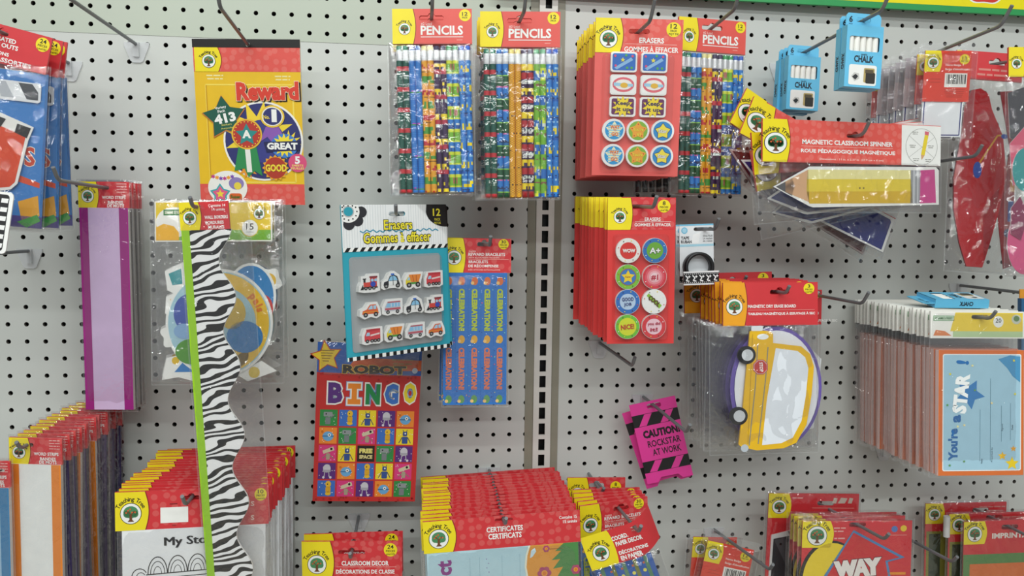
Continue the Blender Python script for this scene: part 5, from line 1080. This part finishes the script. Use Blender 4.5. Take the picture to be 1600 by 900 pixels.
# ------------------------------------------------------------------ tall red shape pack and the pack cut by the picture edge
pk = Pack('cutout_pack', 'tall clear bag with red bird-like shape and thin yellow brush', 'cut-outs', [(1500, 78), (1592, 86), (1590, 424), (1476, 420)], 3.6, 100, 340, (62, 16))
b, y = header(pk, 100, 44, (62, 16), 8, 'red', 26, lg=False); smudge(b, 62, 28, 56, 5, y, '#d88a80', 3); smudge(b, 62, 36, 60, 5, y, '#d88a80', 4); pk.add('header_card', b)
b = pk.mb(); b.solid([(24, 62), (38, 58), (50, 66), (56, 90), (74, 130), (82, 190), (74, 240), (62, 290), (50, 336), (26, 336), (14, 300), (4, 250), (2, 200), (10, 140), (14, 90)], -.002, .001, '#b8242c', '#8a1d24'); y = -.002 - EPS
b.shape([(48, 250), (60, 226), (72, 210), (62, 290), (52, 330)], y, '#a01f28'); b.line([(38, 178), (66, 130), (74, 130)], 2.4, y, '#d8a02a'); b.disc(37, 186, 6.5, y - EPS, '#2a56b0', 18, 13); b.disc(76, 131, 5, y - EPS, '#2a56b0', 12, 4)
pk.add('card_shape', b, label='large flat red shape with a thin yellow stem and blue end')
b = pk.mb(); b.solid([(70, 60), (96, 56), (98, 330), (84, 336), (72, 250), (88, 150)], .002, .003, '#9a2028', '#7a1a20'); b.rect(90, 120, 97, 160, .002 - EPS, '#1f5a48'); b.rect(88, 230, 96, 262, .002 - EPS, '#3a5fa8'); b.disc(90, 280, 7, .002 - EPS, '#26386a'); b.rect(90, 180, 97, 215, .002 - EPS, '#c8862a'); pk.add('card_shape', b, label='dark red shape with small blue and orange patches')
bag(pk, -6, 40, 103, 344, -.006, .005, 81, .0042, .8); red_loc = pk.loc.copy()
pk = Pack('cutout_pack', 'teal and pink cut-out pack cut off by the picture edge', 'cut-outs', [(1575, 74), (1665, 74), (1662, 432), (1572, 432)], 7.0, 90, 358, (60, 12))
b, y = header(pk, 90, 46, (60, 12), 26, 'red', 24, logo_r=8); pk.add('header_card', b)
def shp(pts, c, y): b = pk.mb(); b.solid(pts, y, y + .001, c, '#d8d8d8'); pk.add('card_shape', b)
shp([(2, 70), (30, 60), (50, 100), (30, 150), (6, 140)], '#4a4a50', .002); shp([(4, 150), (30, 120), (60, 150), (50, 200), (10, 215)], '#d8607a', .0006); shp(circ(28, 190, 20, 24, 34), '#3f9a9a', -.0008); shp(circ(30, 345 - 40, 28, 24, 50), '#d85a88', .001); shp([(6, 250), (20, 232), (34, 260), (22, 300), (6, 290)], '#8a3a5a', -.001)
bag(pk, -3, 42, 93, 358, -.006, .005, 82, .0045, .8); hook(Vector(((pk.loc.x + red_loc.x) / 2, pk.loc.y, pk.loc.z)), 8.2, 'hook holding the tall red pack and the teal and pink one', (pk.loc.z - red_loc.z) / (red_loc.y - pk.loc.y), tip=.4)
pk = Pack('supply_pack', 'small orange and blue pack end at the picture edge beside the star certificates', 'supplies', [(1593, 452), (1680, 452), (1680, 560), (1593, 560)], 7.4, 87, 108, (44, 10))
b = pk.mb(); b.solid([(0, 0), (87, 0), (87, 14), (0, 14)], -.001, .001, '#d8902a', holes=[slot(44, 7, 20, 6)]); pk.add('header_card', b); b = pk.mb(); b.box(0, 14, 87, 108, -.004, .004, '#2a5f8a', '#24507a'); pk.add('carton', b); hook(pk.loc, 8.6, 'hook holding the orange and blue pack end', .0, tip=.3)

# ------------------------------------------------------------------ star certificates
pk = Pack('certificate_pack', 'front star certificate pack with pale blue sheet and orange rim', 'certificates', [(1454, 486), (1598, 487), (1598.5, 741), (1451, 742.5)], 8.3, 144, 254, (76, 9), 'star certificate packs')
b = pk.mb(); b.solid([(0, 0), (144, 0), (144, 42), (0, 42)], -.0014, .0014, '#f2f1ea', holes=[slot(76, 9, 27, 7)]); y = -.0014 - EPS; h = slot(76, 9, 27, 7)
b.shape([(38, 2), (142, 2), (142, 31), (30, 31), (34, 16)], y, '#edd04a', holes=[h]); b.rect(34, 31, 142, 40, y, '#b8d0a0'); b.rect(4, 7, 36, 15, y, '#86b08a'); b.rect(5, 8, 35, 14, y - EPS, '#c9dcc4'); b.text('SESAME STREET', 20, 11, 27, 3.6, y - 2 * EPS, '#4a7a50', .03); b.disc(104, 16, 8, y - EPS, '#eef0ec', 20, 9); b.text('20', 104, 14, 9, 7, y - 2 * EPS, '#4a4a48', .01); b.disc(132, 12, 7.5, y - EPS, '#c9cdbc'); b.disc(132, 11, 4.5, y - 2 * EPS, '#6a8a5a', 14); b.shape([(4, 38), (8, 29), (22, 31), (32, 38)], y, '#e08a5a')
pk.add('header_card', b)
b = pk.mb(); b.box(11, 60, 142, 254, -.0040, .0038, '#de7438', '#fbd2ca'); y = -.0040 - EPS
b.shape(rrect(17, 66, 138, 247, 3), y, '#f2f4f2'); b.shape(rrect(18.5, 67.5, 136.5, 245.5, 2.5), y - EPS, '#a9d0e2'); y -= 2 * EPS
b.text("You're", 33, 206, 50, 15, y, '#2f6fae', .05, 90); b.text('a', 39, 166, 12, 12, y, '#2f6fae', .05, 90); b.star(58, 128, 24, y, '#3f86c4', 5, .5, -62); b.text('STAR', 45, 127, 62, 22, y - EPS, '#f0f3f2', .06, 84); b.text('!', 47, 79, 6, 20, y - EPS, '#2f6fae', .05, 84)
for u, v0, v1 in ((74, 152, 232), (90, 104, 232), (107, 146, 202), (121, 142, 200)): b.rect(u, v0, u + .6, v1, y, '#5f8aa0')
for t, u, v in (('Name', 77, 232), ('Presented by', 93, 222), ('Signed', 109, 180), ('Date', 124, 180)): b.text(t, u, v, len(t) * 1.9, 2.6, y, '#3a5060', .01, 90)
b.star(124, 236, 11, y, '#efcf2a'); b.star(109, 224, 7, y, '#efc02a'); b.star(126, 213, 5, y, '#eaa82a'); b.shape([(102, 74), (120, 68), (136, 70), (136, 110), (124, 100), (116, 88)], y, '#4f9ac8')
for q, (u, v) in enumerate(((28, 97), (24, 145), (66, 122), (62, 84), (92, 142), (126, 76), (28, 238), (50, 232), (40, 178), (50, 176), (128, 128))): b.star(u, v, 2.4, y - 2 * EPS, ('#dcd040', '#5a9a4a', '#6a9a5a', '#e8e0a0', '#e8d8a0')[q % 5])
pk.add('certificate_sheets', b)
bag(pk, 0, 1, 144, 256, -.0045, .0040, 91, .0002, 1.0)
star_pk = pk
stack(pk, 20, .9, '{} star certificate pack from the front of the long stack', slope=.012, jx=.05, jit=(.12, .1, .8), relax=.0)
hook(pk.loc, 8.9, 'hook holding the long stack of star certificates', .012, tip=.2)
# fallen chalk box lying on top of the stack
top = unproject(1463, 482, 6.9) + Vector((-.33 * I, .99 * I, .40 * I))
Rl = Matrix.Rotation(math.radians(-5), 3, 'Z') @ Matrix.Rotation(math.radians(7), 3, 'X') @ Matrix(((0, 0, -1), (1, 0, 0), (0, -1, 0)))
copy_thing(c0, 'opened blue chalk box lying on its side on top of the star certificates', top, Rl).pop('group', None)

# ------------------------------------------------------------------ lower right packs
def shape_pack(name, quad, d, W, H, hole, label, group, tabw, tabh, draw, bagbox, seed, cat='classroom decor', bandh=None, red='red', side='#b8272b'):
    pk = Pack(name, label, cat, quad, d, W, H, hole, group)
    bh = bandh or H
    b = pk.mb(); b.solid([(0, 0), (W, 0), (W, bh), (0, bh)], -.001, .001, red, side, holes=[slot(hole[0], hole[1], 26, 7)]); y = -.001 - EPS
    tab(b, 0, 0, tabw, tabh, y, shadow=False); logo(b, tabw * .47, tabh * .55, tabw * .32, y - 2 * EPS); draw(pk, b, y); pk.add('header_card', b)
    bag(pk, *bagbox, -.005, .004, seed, .0016, .8)
    return pk
def way(pk, b, y):
    smudge(b, 57, 11, 18, 3, y, '#e8aca4', 5); smudge(b, 56, 16, 15, 3, y, '#e8aca4', 6); smudge(b, 58, 27, 18, 3, y, '#e8aca4', 7); b.disc(141, 13, 5, y, '#5a7ab8', 10); b.disc(155, 12, 5, y, '#e8c82e', 10); b.rect(125, 22, 160, 22.8, y, '#e89a90')
    b.disc(45, 92, 48, y, '#201c20', 40, 62); b.disc(47, 93, 45, y - EPS, '#ecd02a', 40, 59)
    ar = [(78, 14), (158, 57), (132, 64), (138, 92), (138, 150), (20, 150), (30, 92)]
    b.shape([(78 + (u - 78) * 1.0, v) for u, v in ar], y - 2 * EPS, '#4f86b8'); b.shape([(78, 18), (150, 57), (128, 62), (134, 92), (134, 150), (25, 150), (34, 94)], y - 3 * EPS, '#cf2f33')
    b.text('WAY', 86, 73, 74, 28, y - 4 * EPS, '#efe9e2', .10, 5, outline=('#6a2430', .03)); b.rect(128, 80, 160, 84, y - 2 * EPS, '#e8922e')
w1 = shape_pack('decor_pack', [(1255.6, 815), (1423, 812), (1424, 900), (1249, 900)], 6.0, 168, 86, (84, 6), 'front WAY arrow pack with yellow circle on red card', 'arrow award packs', 48, 41, way, (-5, -3, 171, 150), 95, 'award cards', bandh=150)
stack(w1, 3, 4.4, '{} red arrow award pack behind the one reading WAY', slope=.08, jx=.1, jit=(1.2, .4, 1.5)); hook(w1.loc, 8.4, 'long hook holding the red arrow award packs and the grey cut-out card', .08, tip=.25)
def clap(pk, b, y):
    smudge(b, 44, 7, 17, 3, y, '#e8a8a0', 8)
    for u, v, w in ((100, 11, 4), (112, 11, 7), (124, 11, 4)): b.shape([(u - w, v + 4), (u - w * .4, v - 5), (u + w, v - 4), (u + w * .5, v + 4)], y, '#c9b8a8')
    b.rect(66, 22, 130, 22.8, y, '#e89a90')
    b.solid([(6, 64), (60, 50), (62, 60), (80, 66), (66, 150), (4, 150)], y - .0016, y, '#e8e8e6'); z = y - .0018
    b.shape([(9, 70), (58, 60), (70, 68), (58, 150), (7, 150)], z, '#3c3f42'); b.poly([(30, 58), (54, 54), (56, 64), (34, 68)], z - EPS, '#26282a'); b.poly([(10, 72), (26, 68), (42, 110), (30, 112)], z - EPS, '#5a5d60'); b.disc(20, 78, 2, z - 2 * EPS, 'black', 8); b.disc(36, 106, 2, z - 2 * EPS, 'black', 8)
c1 = shape_pack('decor_pack', [(1203.3, 771), (1340, 771), (1338, 900), (1193, 900)], 2.8, 137, 129, (86.5, 15), 'red card with grey and white cut-out, behind the WAY arrow packs', None, 34, 38, clap, (-4, -3, 140, 152), 96, bandh=150)
def imprint(pk, b, y):
    b.text('IMPRINTABLES', 84, 22, 80, 8, y, '#ece2da', .04); b.rect(0, 48, 145, 150, y, '#5a8a4c'); b.rect(10, 62, 135, 150, y - EPS, '#dd7438')
i1 = shape_pack('card_pack', [(1506.6, 818.2), (1652, 806), (1650, 900), (1503, 900)], 4.2, 145, 82, (71, 10), 'front imprintable card pack with green rim and orange centre', 'imprintable card packs', 36, 33, imprint, (-3, -3, 148, 150), 97, 'craft cards', bandh=150)
def imprint2(pk, b, y):
    b.text('IMPRINTABLES', 74, 20, 70, 6, y, '#d8b0a8', .02); smudge(b, 104, 7, 40, 3, y, '#d0807a', 9); smudge(b, 108, 13, 26, 3, y, '#d0807a', 10); b.rect(2, 44, 60, 150, y, '#8a8a3a'); b.rect(60, 44, 124, 150, y, '#a88a4a'); b.rect(6, 48, 24, 150, y - EPS, '#3f4a3a')
i2 = shape_pack('card_pack', [(1483, 805), (1612, 797), (1610, 880), (1480, 880)], 3.1, 130, 80, (71, 7), 'middle imprintable card pack with a white roll at its edge', 'imprintable card packs', 34, 32, imprint2, (-3, -3, 133, 150), 98, 'craft cards', bandh=150)
b = i2.mb(); b.tube([b.p(-5, 2, -.004), b.p(-5, 34, -.004)], .005, '#d2d2d0', 12); i2.add('rolled_edge', b, label='white rolled edge')
i3 = shape_pack('card_pack', [(1446, 788), (1572, 782.5), (1570, 870), (1444, 870)], 2.0, 126, 86, (86, 12), 'rear imprintable card pack against the board, olive cards below its header', 'imprintable card packs', 30, 32, imprint2, (-3, -3, 129, 150), 99, 'craft cards', bandh=150)
hook(i1.loc, 8.6, 'hook holding the three imprintable packs', .0, tip=.4)
hook(unproject(1356, 808, 0), 8.0, 'empty hook between the arrow and the imprintable packs', .07, tip=.25)
hook(unproject(1381, 696, 0), 1.2, 'short hook with clear shield under the star certificates', .0, tip=.2)

# ------------------------------------------------------------------ cut-out packs at the upper left edge
pk = Pack('cutout_pack', 'front assorted cut-outs pack with red 24-piece header at the picture edge', 'cut-outs', [(-58, 30), (82, 50), (68, 362), (-70, 350)], 7.2, 140, 312, (62, 12), 'assorted cut-out packs')
b, y = header(pk, 140, 58, (62, 12), 30, 'red', 20, logo_r=10)
badge(b, 128, 16, 10.5, y, ['24', 'PIECES', 'UNITÉS']) if False else badge(b, 127, 14, 11, y, ['24', 'PIECES', 'UNITÉS'])
for t, u, v, w in (('DECORATED', 58, 21, 56), ('CUT OUTS', 66, 30, 50), ('DÉCORATIONS', 48, 42, 62), ('ASSORTIES', 88, 52, 56)): b.text(t, u, v, w, 7, y, 'white', .03)
pk.add('header_card', b).rotation_euler = (0, math.radians(8), 0)
def sh(draw, label=None, name='paper_cutout'):
    b = pk.mb(); draw(b); pk.add(name, b, label=label)
def d1(b):
    b.box(2, 66, 136, 308, .0014, .0024, '#3f7fc4', '#3a5fa8'); y = .0014 - EPS; b.text('S', 112, 196, 17, 30, y, '#c8442e', .03, 3, outline=('#f0e6d8', .03)); b.shape([(96, 268), (128, 256), (132, 288), (104, 300)], y, '#e0a02e'); b.shape([(96, 300), (128, 286), (134, 296), (112, 308)], y - EPS, '#4a9a4a'); b.shape([(92, 225), (130, 236), (130, 244), (92, 236)], y, '#d8502e'); b.rect(60, 290, 136, 308, y, '#4a3f8a')
sh(d1, 'blue poster with book shapes')
def d2(b):
    b.solid(rrect(40, 82, 126, 112, 5), -.0004, .0008, '#e6e8ea'); b.poly([(90, 84), (112, 84), (122, 96), (122, 108), (104, 108)], -.0004 - EPS, '#4c4f54'); b.poly([(52, 84), (70, 84), (84, 108), (64, 108)], -.0004 - EPS, '#b8bcc2')
sh(d2, 'white card with grey slanted bars')
def d3(b):
    b.solid([(30, 122), (118, 150), (110, 172), (96, 240), (86, 250), (30, 262)], -.0022, -.0008, '#f0efea'); y = -.0022 - EPS; b.shape([(30, 142), (106, 166), (92, 238), (84, 246), (30, 256)], y, '#dc4a26'); b.poly([(92, 147), (114, 152), (108, 168), (88, 161)], y - EPS, '#2a2a2c'); b.poly([(56, 137), (74, 142), (66, 155), (50, 150)], y - EPS, '#2a2a2c')
sh(d3, 'red clapper board cut-out')
bag(pk, -2, 54, 140, 314, -.0085, .005, 101, .0048, .8)
stack(pk, 2, 5.2, '{} assorted cut-out pack behind the red 24-piece header', jx=.2, jit=(1.2, .4, 2.0), relax=.8)
hook(pk.loc, 8.6, 'hook holding the assorted cut-out packs', .0, tip=.1)
pk = Pack('cutout_pack', 'black and white film strip cut-out in front of the assorted packs', 'cut-outs', [(-70, 292), (24, 300), (8, 396), (-84, 388)], 8.6, 94, 96, (20, -30))
b = pk.mb(); b.solid(rrect(0, 0, 94, 96, 7), -.001, .001, '#f2f2ef', '#d8d8d6'); b.shape(rrect(4, 4, 88, 92, 5), -.001 - EPS, '#1b1b1d')
for q in range(6): b.poly([(76, 10 + q * 14), (87, 10 + q * 14), (86.4, 17 + q * 14), (75.6, 17 + q * 14)], -.001 - 2 * EPS, '#f0f0ee')
b.box(17, -36, 23, 2, .001, .0016, '#e8e8e6'); pk.add('film_strip_card', b); hook(pk.loc + Vector((0, 0, .002)), 9.2, 'hook at the picture edge holding the film strip cut-out', .0, tip=.2, plate=False)
hook(unproject(47, 392, 0), 7.5, 'empty hook under the assorted cut-out packs', .0, tip=.3)
